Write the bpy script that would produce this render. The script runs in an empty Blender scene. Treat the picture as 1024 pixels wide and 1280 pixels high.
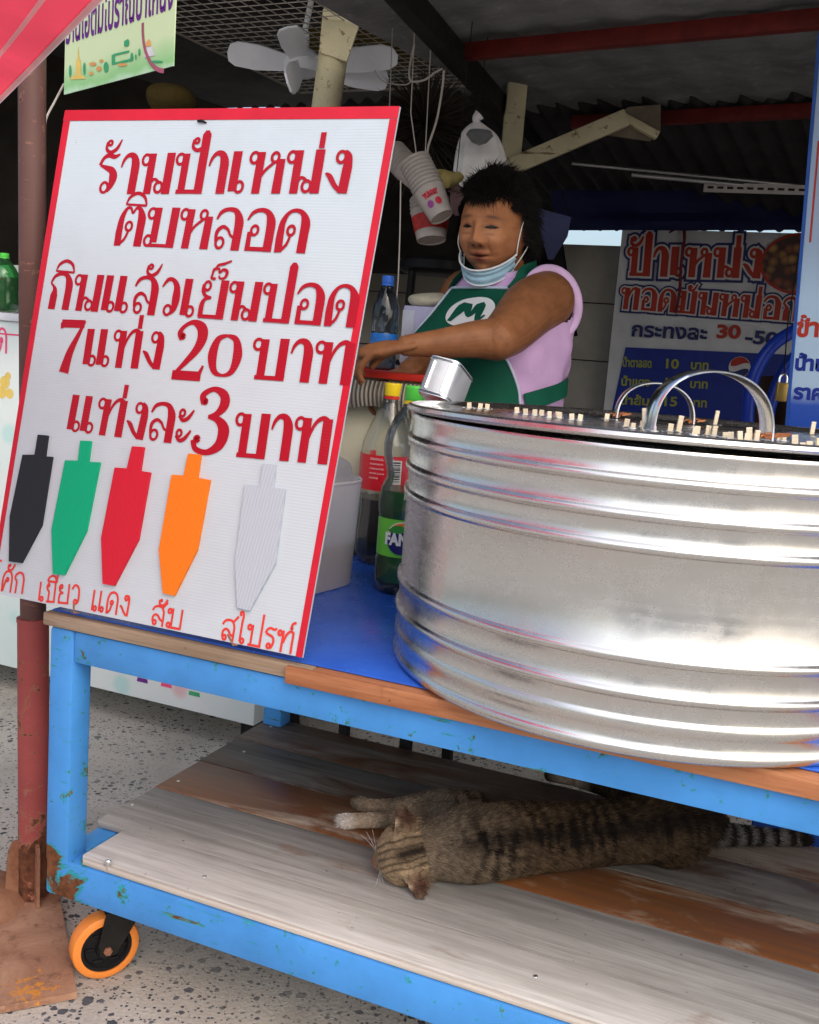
import bpy, bmesh, math, random
import numpy as np
from mathutils import Vector as V, Matrix, noise as mnoise
random.seed(7); rng = np.random.default_rng(7)
SC = bpy.context.scene
COL = SC.collection
rad = math.radians

# ------------------------------------------------------------------ camera
CAM_H, FPX, PITCH, ROLL = 1.2, 1291.07, rad(8.9587), rad(4.3839)
cF = V((0, math.cos(PITCH), -math.sin(PITCH)))
_u0 = V((0, math.sin(PITCH), math.cos(PITCH))); _r0 = V((1, 0, 0))
cR = _r0*math.cos(ROLL) + _u0*math.sin(ROLL)
cU = -_r0*math.sin(ROLL) + _u0*math.cos(ROLL)
CC = V((0, 0, CAM_H))
cd = bpy.data.cameras.new('camera'); cam = bpy.data.objects.new('camera', cd); COL.objects.link(cam)
cam.matrix_world = Matrix(((cR.x, cU.x, -cF.x, CC.x), (cR.y, cU.y, -cF.y, CC.y), (cR.z, cU.z, -cF.z, CC.z), (0, 0, 0, 1)))
cd.sensor_fit = 'VERTICAL'; cd.sensor_height = 24; cd.lens = FPX/1280*24; cd.clip_end = 500; cd.clip_start = .02
SC.camera = cam

# ------------------------------------------------------------------ light
w = bpy.data.worlds.new('World'); SC.world = w; w.use_nodes = True
nt = w.node_tree; bg = nt.nodes['Background']
sky = nt.nodes.new('ShaderNodeTexSky'); sky.sky_type = 'NISHITA'; sky.sun_disc = False
SUN = V((.28, -.80, .78)).normalized()
sky.sun_elevation = math.asin(SUN.z); sky.sun_rotation = math.atan2(SUN.x, SUN.y)
sky.air_density = 1.0; sky.dust_density = 4.0; sky.ozone_density = 1.0
nt.links.new(sky.outputs[0], bg.inputs[0]); bg.inputs[1].default_value = .15
sl = bpy.data.lights.new('sun', 'SUN'); sl.energy = 1.2; sl.angle = rad(115); sl.color = (1, .975, .94)
so = bpy.data.objects.new('sun', sl); COL.objects.link(so); so.rotation_euler = SUN.to_track_quat('Z', 'Y').to_euler()
SC.view_settings.view_transform = 'Standard'; SC.view_settings.look = 'None'
SC.view_settings.exposure = .60; SC.view_settings.gamma = 1
SC.render.engine = 'CYCLES'
SC.cycles.use_denoising = True; SC.cycles.max_bounces = 10; SC.cycles.diffuse_bounces = 4; SC.cycles.transparent_max_bounces = 16

# ------------------------------------------------------------------ helpers
def ray(x, y): return cF + cR*((x-512)/FPX) - cU*((y-640)/FPX)
def PZ(x, y, z): r = ray(x, y); return CC + r*((z-CAM_H)/r.z)
def PY(x, y, Y): r = ray(x, y); return CC + r*(Y/r.y)
def PP(x, y, p0, n): r = ray(x, y); return CC + r*((p0-CC).dot(n)/r.dot(n))
YAW = rad(22.552)
CX = V((math.cos(YAW), -math.sin(YAW), 0)); CY = V((math.sin(YAW), math.cos(YAW), 0)); CZ = V((0, 0, 1))
CO = V((-.6098, 1.7438, 0))
def cart(x, y, z): return CO + CX*x + CY*y + CZ*z
def frame(o, x, y, z): return Matrix(((x.x, y.x, z.x, o.x), (x.y, y.y, z.y, o.y), (x.z, y.z, z.z, o.z), (0, 0, 0, 1)))
CM = frame(CO, CX, CY, CZ)
def spline(pts, n=6):
    pts = [tuple(p) for p in pts]; P = [pts[0]]+pts+[pts[-1]]; out = []
    for i in range(1, len(P)-2):
        a, b, c, d = [np.array(q, float) for q in P[i-1:i+3]]
        for k in range(n):
            t = k/n
            out.append(.5*(2*b+(c-a)*t+(2*a-5*b+4*c-d)*t*t+(3*b-3*c+d-a)*t**3))
    out.append(np.array(pts[-1], float)); return out

class MB:
    def __init__(s): s.bm = bmesh.new()
    def box(s, c, size, M=None, bev=0.0, seg=2):
        M = M or Matrix()
        T = M @ Matrix.Translation(V(c)) @ Matrix.Diagonal((*size, 1))
        bm = bmesh.new(); bmesh.ops.create_cube(bm, size=1, matrix=T)
        if bev: bmesh.ops.bevel(bm, geom=bm.edges[:], offset=bev, segments=seg, profile=.5, affect='EDGES')
        s.add(bm); return s
    def b2(s, x, y, z, M=None, bev=0.0):
        return s.box(((x[0]+x[1])/2, (y[0]+y[1])/2, (z[0]+z[1])/2), (x[1]-x[0], y[1]-y[0], z[1]-z[0]), M, bev)
    def add(s, bm):
        me = bpy.data.meshes.new('tmp'); bm.to_mesh(me); bm.free(); s.bm.from_mesh(me); bpy.data.meshes.remove(me)
    def tube(s, pts, r, seg=10, closed=False, flat=1.0, ref=None, cap=True):
        pts = [V(p) for p in pts]; n = len(pts)
        rr = r if hasattr(r, '__len__') else [r]*n
        rings = []; prev = None
        for i, p in enumerate(pts):
            if closed: t = pts[(i+1) % n]-pts[i-1]
            else: t = pts[min(i+1, n-1)]-pts[max(i-1, 0)]
            t = t.normalized() if t.length > 1e-9 else V((0, 0, 1))
            if prev is None:
                a = V(ref) if ref else (V((0, 0, 1)) if abs(t.z) < .9 else V((1, 0, 0)))
            else: a = prev
            u = a - t*a.dot(t)
            if u.length < 1e-6: u = t.orthogonal()
            u.normalize(); prev = u; v = t.cross(u)
            rings.append([s.bm.verts.new(p+u*(math.cos(2*math.pi*k/seg)*rr[i])+v*(math.sin(2*math.pi*k/seg)*rr[i]*flat)) for k in range(seg)])
        m = n if closed else n-1
        for i in range(m):
            A, B = rings[i], rings[(i+1) % n]
            for k in range(seg): s.bm.faces.new((A[k], A[(k+1) % seg], B[(k+1) % seg], B[k]))
        if not closed and cap:
            s.bm.faces.new(rings[0][::-1]); s.bm.faces.new(rings[-1])
        return s
    def limb(s, pts, radii, seg=14, n=6, flat=1.0, ref=None):
        q = spline([(*p, r) for p, r in zip(pts, radii)], n)
        P = [V(a[:3]) for a in q]; R = [a[3] for a in q]
        d0 = (P[0]-P[1]).normalized(); d1 = (P[-1]-P[-2]).normalized()
        pre = [(P[0]+d0*R[0]*math.sin(a), R[0]*math.cos(a)) for a in (1.45, 1.1, .75, .35)]
        post = [(P[-1]+d1*R[-1]*math.sin(a), R[-1]*math.cos(a)) for a in (.35, .75, 1.1, 1.45)]
        P = [a for a, _ in pre]+P+[a for a, _ in post]; R = [b for _, b in pre]+R+[b for _, b in post]
        return s.tube(P, R, seg, flat=flat, ref=ref)
    def lathe(s, prof, M=None, seg=32, closed=False):
        M = M or Matrix(); rings = []
        for r, z in prof:
            if r < 1e-6: rings.append([s.bm.verts.new(M @ V((0, 0, z)))])
            else: rings.append([s.bm.verts.new(M @ V((r*math.cos(2*math.pi*k/seg), r*math.sin(2*math.pi*k/seg), z))) for k in range(seg)])
        L = len(rings)
        for i in range(L if closed else L-1):
            A, B = rings[i], rings[(i+1) % L]
            for k in range(seg):
                k2 = (k+1) % seg
                if len(A) == 1 and len(B) == 1: continue
                if len(A) == 1: s.bm.faces.new((A[0], B[k2], B[k]))
                elif len(B) == 1: s.bm.faces.new((A[k], A[k2], B[0]))
                else: s.bm.faces.new((A[k], A[k2], B[k2], B[k]))
        return s
    def poly(s, pts, M, t=.002, z=0.0):
        """extruded outline, pts (u,v) in frame M, from z to z+t"""
        A = [s.bm.verts.new(M @ V((u, v, z+t))) for u, v in pts]
        f = s.bm.faces.new(A)
        if t > 0:
            B = [s.bm.verts.new(M @ V((u, v, z))) for u, v in pts]; n = len(A)
            for i in range(n): s.bm.faces.new((A[i], B[i], B[(i+1) % n], A[(i+1) % n]))
            s.bm.faces.new(B[::-1])
        return s
    def grid(s, fn, nu, nv, cu=False, cv=False):
        g = [[s.bm.verts.new(fn(i/(nu if cu else nu-1), j/(nv if cv else nv-1))) for j in range(nv)] for i in range(nu)]
        for i in range(nu if cu else nu-1):
            for j in range(nv if cv else nv-1):
                s.bm.faces.new((g[i][j], g[(i+1) % nu][j], g[(i+1) % nu][(j+1) % nv], g[i][(j+1) % nv]))
        return s
    def ell(s, c, r, M=None, u=20, v=14):
        bm = bmesh.new(); T = Matrix.Translation(V(c)) @ (M or Matrix()) @ Matrix.Diagonal((*r, 1))
        bmesh.ops.create_uvsphere(bm, u_segments=u, v_segments=v, radius=1, matrix=T); s.add(bm); return s
    def cyl(s, p0, p1, r, seg=16): return s.tube([p0, p1], r, seg)

ROOTM = {}
def _inv(o): return ROOTM[o.name].inverted()
def tag(o, label=None, cat=None, group=None, kind=None):
    if label: o['label'] = label
    if cat: o['category'] = cat
    if group: o['group'] = group
    if kind: o['kind'] = kind
    return o
def thing(name, label, cat, M=None, group=None):
    o = bpy.data.objects.new(name, None); COL.objects.link(o); o.empty_display_size = .05
    M = M if M is not None else Matrix()
    if not isinstance(M, Matrix): M = Matrix.Translation(V(M))
    o.matrix_world = M; ROOTM[o.name] = M.copy()
    return tag(o, label, cat, group)
def link_mesh(name, me, m, parent=None, M=None, smooth=35):
    if smooth:
        me.shade_smooth(); me.set_sharp_from_angle(angle=rad(smooth))
    if m: me.materials.append(m)
    o = bpy.data.objects.new(name, me); COL.objects.link(o)
    if parent is not None:
        o.parent = parent; ROOTM[o.name] = ROOTM[parent.name]; me.transform(_inv(parent))
    else:
        M = M or Matrix(); o.matrix_world = M; ROOTM[o.name] = M.copy(); me.transform(M.inverted())
    return o
def part(name, mb, m, parent=None, M=None, smooth=35, normals=True):
    if normals: bmesh.ops.recalc_face_normals(mb.bm, faces=mb.bm.faces[:])
    me = bpy.data.meshes.new(name); mb.bm.to_mesh(me); mb.bm.free()
    return link_mesh(name, me, m, parent, M, smooth)
def copy_tree(o, parent=None, M=None):
    c = o.copy(); COL.objects.link(c)
    if parent is not None: c.parent = parent
    if M is not None: c.matrix_world = M
    for ch in list(o.children): copy_tree(ch, c)
    return c
def evalmesh(o):
    dg = bpy.context.evaluated_depsgraph_get(); dg.update()
    return bpy.data.meshes.new_from_object(o.evaluated_get(dg))
def fuse(mb, voxel, smooth_it=4, fac=.5):
    """voxel union of overlapping volumes -> one continuous surface"""
    bmesh.ops.recalc_face_normals(mb.bm, faces=mb.bm.faces[:])
    me = bpy.data.meshes.new('f'); mb.bm.to_mesh(me); mb.bm.free()
    o = bpy.data.objects.new('f', me); COL.objects.link(o)
    r = o.modifiers.new('r', 'REMESH'); r.mode = 'VOXEL'; r.voxel_size = voxel
    if smooth_it:
        q = o.modifiers.new('s', 'SMOOTH'); q.factor = fac; q.iterations = smooth_it
    out = evalmesh(o); bpy.data.objects.remove(o); bpy.data.meshes.remove(me); return out
def text_mesh(body, size, bold=0.0, shear=0.0, align='LEFT', ext=0.0):
    c = bpy.data.curves.new('t', 'FONT'); c.body = body; c.size = size; c.offset = bold; c.shear = shear; c.align_x = align
    c.extrude = ext; c.resolution_u = 4
    o = bpy.data.objects.new('t', c); COL.objects.link(o)
    me = evalmesh(o); bpy.data.objects.remove(o); bpy.data.curves.remove(c); return me
def text_into(mb, body, size, M, bold=0.0, shear=0.0, align='LEFT', fit=None, warp=None):
    me = text_mesh(body, size, bold, shear, align)
    if fit and len(me.vertices):
        xs = [v.co.x for v in me.vertices]; k = fit/(max(xs)-min(xs)); x0 = min(xs)
        for v in me.vertices: v.co.x = (v.co.x-x0)*k
    for v in me.vertices: v.co = warp(v.co) if warp else M @ v.co
    mb.bm.from_mesh(me); bpy.data.meshes.remove(me)
def vcol(me, cols, name='Col'):
    a = me.color_attributes.new(name, 'FLOAT_COLOR', 'POINT')
    c = np.ones((len(me.vertices), 4), np.float32); c[:, :3] = cols; a.data.foreach_set('color', c.ravel())
def coords(me):
    a = np.empty(len(me.vertices)*3, np.float32); me.vertices.foreach_get('co', a); return a.reshape(-1, 3)
def norms(me):
    a = np.empty(len(me.vertices)*3, np.float32); me.vertices.foreach_get('normal', a); return a.reshape(-1, 3)
def strands(roots, dirs, length, width, cols, bend=None, view=None):
    """thin three-segment tapering blades of hair, one mesh"""
    n = len(roots); d = dirs/np.linalg.norm(dirs, axis=1, keepdims=True)
    side = np.cross(d, (CC_np - roots) if view is None else view); side /= np.linalg.norm(side, axis=1, keepdims=True)+1e-9
    L = length[:, None]; W = width[:, None]
    bend = np.zeros_like(d) if bend is None else bend
    P0 = roots; P1 = roots+d*L*.5+bend*L*.18; P2 = roots+d*L*.95+bend*L*.7
    vs = np.stack([P0-side*W, P0+side*W, P1-side*W*.8, P1+side*W*.8, P2], 1).reshape(-1, 3)
    b = np.arange(n)*5
    q = np.stack([b, b+1, b+3, b+2], 1); t = np.stack([b+2, b+3, b+4], 1)
    me = bpy.data.meshes.new('strands')
    loops = np.concatenate([q, t], 1).ravel()
    me.vertices.add(n*5); me.vertices.foreach_set('co', vs.astype(np.float32).ravel())
    me.loops.add(n*7); me.loops.foreach_set('vertex_index', loops.astype(np.int32))
    st = np.stack([np.arange(n)*7, np.arange(n)*7+4], 1).ravel()
    me.polygons.add(n*2); me.polygons.foreach_set('loop_start', st.astype(np.int32))
    me.update(calc_edges=True); me.validate()
    vcol(me, np.repeat(cols, 5, axis=0)); return me
CC_np = np.array(CC)

# ------------------------------------------------------------------ materials
class NT:
    def __init__(s, name):
        s.m = bpy.data.materials.new(name); s.m.use_nodes = True; s.t = s.m.node_tree
        s.p = s.t.nodes['Principled BSDF']; s.out = s.t.nodes['Material Output']; s._tc = None
    def n(s, typ, **kw):
        x = s.t.nodes.new('ShaderNode'+typ)
        for k, v in kw.items():
            if hasattr(x, k): setattr(x, k, v)
        return x
    def l(s, a, b): s.t.links.new(a, b)
    def setv(s, sock, v):
        if hasattr(v, 'is_output') or isinstance(v, bpy.types.NodeSocket): s.l(v, sock)
        elif hasattr(v, '__len__') and sock.type == 'RGBA': sock.default_value = (*v[:3], 1)
        else: sock.default_value = v
    def co(s, scale=(1, 1, 1), rot=(0, 0, 0), loc=(0, 0, 0)):
        if not s._tc: s._tc = s.n('TexCoord')
        mp = s.n('Mapping'); mp.inputs['Scale'].default_value = scale; mp.inputs['Rotation'].default_value = rot; mp.inputs['Location'].default_value = loc
        s.l(s._tc.outputs['Object'], mp.inputs['Vector']); return mp.outputs[0]
    def noise(s, scale=5, detail=4, rough=.6, co=None, dist=0.0):
        x = s.n('TexNoise'); x.inputs['Scale'].default_value = scale; x.inputs['Detail'].default_value = detail
        x.inputs['Roughness'].default_value = rough; x.inputs['Distortion'].default_value = dist
        s.l(co if co is not None else s.co(), x.inputs['Vector']); return x.outputs['Fac']
    def ramp(s, f, a, b):
        x = s.n('MapRange'); x.inputs['From Min'].default_value = a; x.inputs['From Max'].default_value = b; s.l(f, x.inputs['Value']); return x.outputs[0]
    def math(s, op, a, b=0.0):
        x = s.n('Math', operation=op); s.setv(x.inputs[0], a); s.setv(x.inputs[1], b); x.use_clamp = False; return x.outputs[0]
    def mix(s, f, a, b, mode='MIX'):
        x = s.n('Mix'); x.data_type = 'RGBA'; x.blend_type = mode
        s.setv(x.inputs[0], f); s.setv(x.inputs[6], a); s.setv(x.inputs[7], b); return x.outputs[2]
    def bump(s, h, strength=.3, dist=.005):
        x = s.n('Bump'); x.inputs['Strength'].default_value = strength; x.inputs['Distance'].default_value = dist
        s.l(h, x.inputs['Height']); s.l(x.outputs[0], s.p.inputs['Normal'])
    def set(s, **kw):
        names = dict(base='Base Color', rough='Roughness', metal='Metallic', trans='Transmission Weight', ior='IOR', spec='Specular IOR Level', coat='Coat Weight', alpha='Alpha', sheen='Sheen Weight', sss='Subsurface Weight')
        for k, v in kw.items(): s.setv(s.p.inputs[names[k]], v)
        return s
def flat(name, c, rough=.5, metal=0, var=.25, scale=14, bump=.0, **kw):
    t = NT(name); f = t.ramp(t.noise(scale, 5, .65), .3, .7)
    lo = [x*(1-var) for x in c]; hi = [min(1, x*(1+var*.6)) for x in c]
    t.set(base=t.mix(f, lo, hi), metal=metal, **kw)
    g = t.noise(scale*3, 4, .6); t.set(rough=t.math('ADD', t.math('MULTIPLY', g, .25), max(0, rough-.12)))
    if 'spec' not in kw: t.set(spec=.12 if max(c) < .12 else .28)
    if bump: t.bump(t.noise(scale*6, 4, .7), bump, .003)
    return t.m
def paint_chipped(name, c, under, rust, amount=.66, spots=(), scale=9, rough=.42):
    t = NT(name)
    base = t.mix(t.ramp(t.noise(6, 4), .3, .7), [x*.82 for x in c], [min(1, x*1.12) for x in c])
    streak = t.ramp(t.noise(3, 6, .7, t.co((2, 2, 26))), .55, .8)
    base = t.mix(t.math('MULTIPLY', streak, .22), base, [x*.55 for x in c])
    m = t.noise(scale, 8, .72, dist=.6)
    for p, r in spots:
        d = t.n('VectorMath', operation='DISTANCE'); t.l(t.co(), d.inputs[0]); d.inputs[1].default_value = p
        m = t.math('ADD', m, t.math('MULTIPLY', t.ramp(d.outputs['Value'], r, 0), .33))
    m = t.math('MAXIMUM', m, t.math('ADD', t.noise(34, 6, .75, dist=.4), amount-.605)); m = t.math('MAXIMUM', m, t.math('ADD', t.noise(1, 5, .7, t.co((5, 60, 60))), amount-.63))
    chip = t.ramp(m, amount, amount+.015); inner = t.ramp(m, amount+.035, amount+.05)
    col = t.mix(chip, base, under); col = t.mix(inner, col, t.mix(t.ramp(t.noise(60, 4), .35, .65), rust, [x*.4 for x in rust]))
    t.set(base=col, spec=.25, rough=t.math('ADD', t.math('MULTIPLY', chip, .35), rough))
    t.bump(t.math('ADD', t.math('MULTIPLY', chip, -.5), t.math('MULTIPLY', t.noise(40, 3), .25)), .35, .002)
    return t.m
def wood(name, a, b, stain=None, stain_amt=.5, grain=18, rough=.62, seed=0.0, axis=0):
    t = NT(name); sc = [grain*3]*3; sc[axis] = grain*.16
    c1 = t.co(tuple(sc), loc=(seed, seed*2, seed)); g = t.noise(1.0, 7, .68, c1, .4)
    big = t.noise(5, 4, .6, t.co((.5, 1.6, 1.6), loc=(seed, seed, 0)))
    col = t.mix(t.ramp(g, .36, .66), a, b)
    col = t.mix(t.math('MULTIPLY', t.ramp(big, .35, .7), .5), col, [x*.62 for x in a])
    fine = t.noise(1, 3, .5, t.co(tuple(x*5 for x in sc), loc=(seed, 0, 0)))
    col = t.mix(t.math('MULTIPLY', t.ramp(fine, .58, .75), .35), col, [x*.4 for x in a])
    if stain:
        s = t.ramp(t.noise(3.2, 7, .66, t.co((.9, 2.6, 1), loc=(seed*3, seed, 0)), .5), stain_amt-.05, stain_amt+.07)
        col = t.mix(t.math('MULTIPLY', s, .92), col, t.mix(t.ramp(g, .3, .7), stain, [x*.45 for x in stain]))
        t.set(rough=t.math('SUBTRACT', rough, t.math('MULTIPLY', s, .28)))
    else: t.set(rough=rough)
    spk = t.ramp(t.noise(55, 2, .5), .74, .78); col = t.mix(t.math('MULTIPLY', spk, .7), col, [x*.2 for x in a])
    t.set(base=col, spec=.22); t.bump(t.math('ADD', g, t.math('MULTIPLY', fine, .5)), .3, .0025); return t.m
def metal(name, c, rough=.3, scratch=(3, 3, 90), dirt=.3, dent=.15, bands=None):
    t = NT(name)
    s = t.noise(1.0, 6, .7, t.co(scratch)); blot = t.noise(7, 6, .65); sm = t.noise(22, 5, .7)
    col = t.mix(t.math('MULTIPLY', t.ramp(blot, .45, .75), dirt), c, [c[0]*.72, c[1]*.66, c[2]*.56])
    spk = t.ramp(t.noise(38, 4, .7), .70, .76); col = t.mix(t.math('MULTIPLY', spk, .22), col, (.3, .27, .22))
    t.set(base=col, metal=1.0, rough=t.math('ADD', t.math('ADD', t.math('MULTIPLY', s, .16), t.math('MULTIPLY', t.ramp(sm, .4, .7), .10)), rough-.1))
    t.bump(t.math('ADD', t.math('MULTIPLY', t.noise(5, 3), 1.0), t.math('MULTIPLY', s, .05)), dent, .004); return t.m
def glassy(name, c, rough=.05, ior=1.35, alpha=None):
    """thin clear plastic: see-through with a glossy skin"""
    t = NT(name); tr = t.n('BsdfTransparent'); tr.inputs[0].default_value = (*c, 1)
    gl = t.n('BsdfGlossy'); gl.inputs['Roughness'].default_value = rough
    fr = t.n('Fresnel'); fr.inputs['IOR'].default_value = ior
    k = t.math('ADD', t.math('MULTIPLY', fr.outputs[0], .9), .03)
    mx = t.n('MixShader'); t.l(k, mx.inputs[0]); t.l(tr.outputs[0], mx.inputs[1]); t.l(gl.outputs[0], mx.inputs[2])
    if alpha:
        df = t.n('BsdfTranslucent'); df.inputs[0].default_value = (*c, 1); dd = t.n('BsdfDiffuse'); dd.inputs[0].default_value = (*c, 1)
        a1 = t.n('AddShader'); m2 = t.n('MixShader'); m2.inputs[0].default_value = .5; t.l(df.outputs[0], m2.inputs[1]); t.l(dd.outputs[0], m2.inputs[2])
        m3 = t.n('MixShader'); m3.inputs[0].default_value = alpha; t.l(mx.outputs[0], m3.inputs[1]); t.l(m2.outputs[0], m3.inputs[2]); t.l(m3.outputs[0], t.out.inputs[0])
    else: t.l(mx.outputs[0], t.out.inputs[0])
    return t.m
def cloth(name, c, rough=.85, trans=0.0, wrinkle=.25, scale=9):
    t = NT(name); f = t.ramp(t.noise(scale, 5, .6), .3, .7)
    col = t.mix(f, [x*.85 for x in c], [min(1, x*1.1) for x in c]); t.set(base=col, rough=rough, spec=.12)
    t.bump(t.math('ADD', t.noise(scale*1.2, 4, .5), t.math('MULTIPLY', t.noise(260, 2), .08)), wrinkle, .012)
    if trans:
        tl = t.n('BsdfTranslucent'); t.l(col, tl.inputs[0]); mx = t.n('MixShader'); mx.inputs[0].default_value = trans
        t.l(t.p.outputs[0], mx.inputs[1]); t.l(tl.outputs[0], mx.inputs[2]); t.l(mx.outputs[0], t.out.inputs[0])
    return t.m
def vmat(name, rough=.6, spec=.3, bump=0.0, bs=200, sss=0.0, both=False, mult=None):
    t = NT(name); a = t.n('Attribute'); a.attribute_name = 'Col'; col = a.outputs['Color']
    if mult: col = t.mix(t.ramp(t.noise(mult, 5, .65), .3, .7), col, t.mix(1.0, col, (.72, .66, .62), 'MULTIPLY'))
    t.set(base=col, rough=rough, spec=spec)
    if sss: t.set(sss=sss); t.p.inputs['Subsurface Radius'].default_value = (.01, .004, .002); t.p.inputs['Subsurface Scale'].default_value = .4
    if bump: t.bump(t.noise(bs, 4, .65), bump, .002)
    return t.m

BLUE = (.065, .285, .69)
M_blue = paint_chipped('blue_paint', BLUE, (.02, .30, .33), (.20, .075, .03), .675, [((.05, 0, .18), .11), ((.175, -.005, .215), .05), ((.72, -.005, .22), .05), ((0, 0, .25), .05)], rough=.38)
M_alu = metal('aluminium', (.68, .67, .65), .25, (1.5, 1.5, 160), .22, .03)
M_steel = metal('bright_steel', (.86, .87, .88), .2, (20, 20, 20), .1, .05)
M_galv = metal('galvanised', (.55, .55, .53), .45, (10, 10, 10), .4, .1)
M_dark = flat('dark_iron', (.02, .019, .018), .6, .0, .4)
M_black = flat('black_plastic', (.012, .012, .013), .4, 0, .2)
M_white = flat('white_plastic', (.75, .77, .82), .35, 0, .06)
M_red = flat('red_film', (.52, .010, .028), .4, 0, .12)
M_ink = NT('red_vinyl'); 
_w = M_ink.n('TexWave'); _w.wave_type = 'BANDS'; _w.bands_direction = 'Y'; _w.inputs['Scale'].default_value = 62; _w.inputs['Distortion'].default_value = .2
M_ink.l(M_ink.co(), _w.inputs['Vector'])
M_ink.set(base=M_ink.mix(M_ink.math('MULTIPLY', M_ink.ramp(_w.outputs['Fac'], .86, .99), M_ink.math('MULTIPLY', M_ink.ramp(M_ink.noise(5, 3), .42, .6), .22)), (.35, .006, .018), (.46, .10, .12)), rough=.45, spec=.15)
M_ink = M_ink.m

# ------------------------------------------------------------------ ground
t = NT('aggregate_concrete')
base = t.mix(t.ramp(t.noise(3.5, 6, .65), .3, .72), (.40, .38, .335), (.62, .59, .53))
base = t.mix(t.math('MULTIPLY', t.ramp(t.noise(1.1, 7, .72, dist=.8), .48, .68), .35), base, (.24, .22, .19))
base = t.mix(t.math('MULTIPLY', t.ramp(t.noise(140, 3, .7), .35, .65), .5), base, (.33, .29, .24))
hs = None
for sc_, thr, rmax in ((58, .45, .34), (120, .42, .36), (34, .72, .30)):
    wc = t.n('VectorMath', operation='ADD'); nz = t.n('TexNoise'); nz.inputs['Scale'].default_value = sc_*1.3
    t.l(t.co(), nz.inputs['Vector']); sc2 = t.n('VectorMath', operation='SCALE'); t.l(nz.outputs['Color'], sc2.inputs[0]); sc2.inputs['Scale'].default_value = .55/sc_
    t.l(t.co(), wc.inputs[0]); t.l(sc2.outputs[0], wc.inputs[1])
    v = t.n('TexVoronoi'); v.inputs['Scale'].default_value = sc_; t.l(wc.outputs[0], v.inputs['Vector'])
    sp = t.n('SeparateColor'); t.l(v.outputs['Color'], sp.inputs[0])
    pick = t.ramp(sp.outputs[0], thr, thr+.01)
    size = t.math('MULTIPLY', sp.outputs[1], rmax)
    size = t.math('ADD', size, .10)
    inside = t.ramp(t.math('SUBTRACT', size, v.outputs['Distance']), 0, .05)
    k = t.math('MULTIPLY', pick, inside)
    k = t.math('MULTIPLY', k, t.ramp(t.noise(1.7, 3, .6), .30, .5))
    peb = t.mix(sp.outputs[2], (.045, .052, .065), (.19, .20, .21)); base = t.mix(k, base, peb)
    hs = k if hs is None else t.math('ADD', hs, k)
t.set(base=base, rough=.85, spec=.2); t.bump(t.math('ADD', hs, t.math('MULTIPLY', t.noise(120, 4), 1.2)), .55, .004)
mb = MB(); mb.grid(lambda u, v: V((-400+800*u, -400+800*v, 0)), 60, 60)
g = part('ground', mb, t.m); tag(g, kind='structure')

# ------------------------------------------------------------------ unseen street behind the camera, added for reflections in the drum
M_ren = flat('pale_render', (.80, .79, .76), .8, 0, .12, 2); M_shut = flat('grey_shutter', (.42, .43, .45), .6, 0, .2, 5); M_slate = flat('roof_sheets', (.45, .45, .44), .8, 0, .3)
FM = Matrix.Translation((0, -24, 0))
shop = thing('added_shop_house', 'pale shop house with grey shutters, added out of view for drum reflections', 'building', FM)
mb = MB(); mb.b2((-12, 12), (-4, 0), (0, 3.9), FM, .02); part('wall', mb, M_ren, shop)
mb = MB(); mb.b2((-12.3, 12.3), (-4.3, .7), (3.91, 4.1), FM, .02); part('roof', mb, M_slate, shop)
for k in range(6):
    mb = MB(); mb.b2((-11.2+k*3.9, -9.2+k*3.9), (.002, .05), (0, 2.6), FM); part('shutter', mb, M_shut, shop)
for k, (x, y) in enumerate(((-1.55, -4.6), (2.3, -5.4))):
    M_ = Matrix.Translation((x, y, 0)); pt_ = thing('added_pole', ('left' if k == 0 else 'right')+' concrete utility pole added behind the viewer for drum reflections', 'pole', M_, 'unseen poles added for drum reflections')
    mb = MB(); mb.tube([V((x, y, 0)), V((x, y, 7))], [.16, .11], 12); part('shaft', mb, flat('pole_concrete', (.22, .21, .20), .85, 0, .2), pt_)
    mb = MB(); mb.b2((-.8, .8), (-.06, .06), (6.3, 6.42), M_); part('crossarm', mb, M_galv, pt_)

# ------------------------------------------------------------------ serving cart
cart_o = thing('serving_cart', 'blue painted steel cart on orange wheels with plank shelf and blue top', 'cart', CM.copy())
LEN, DEP = 1.62, .80
mb = MB()
mb.b2((0, LEN), (0, .05), (.174, .247), CM, .007); fr = part('bottom_rail', mb, M_blue, cart_o)
mb = MB(); mb.b2((.05, LEN-.05), (.001, .05), (.6175, .675), CM, .006); part('top_rail', mb, M_blue, cart_o)
mb = MB(); mb.b2((.0, LEN), (DEP-.05, DEP), (.174, .246), CM, .006); part('bottom_rail', mb, M_blue, cart_o)
mb = MB(); mb.b2((.05, LEN-.05), (DEP-.05, DEP-.001), (.6175, .675), CM, .006); part('top_rail', mb, M_blue, cart_o)
for x in (0, LEN-.05):
    mb = MB(); mb.b2((x+.002, x+.048), (.05, DEP-.05), (.180, .244), CM, .005); part('bottom_crossbar', mb, M_blue, cart_o)
    mb = MB(); mb.b2((x+.002, x+.048), (.05, DEP-.05), (.622, .6725), CM, .005); part('top_crossbar', mb, M_blue, cart_o)
    for y in (0, DEP-.05):
        mb = MB(); mb.b2((x-.0015, x+.0515), (y-.0015, y+.0515), (.2465 if y else .235, .6765), CM, .008); part('leg', mb, M_blue, cart_o)
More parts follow.
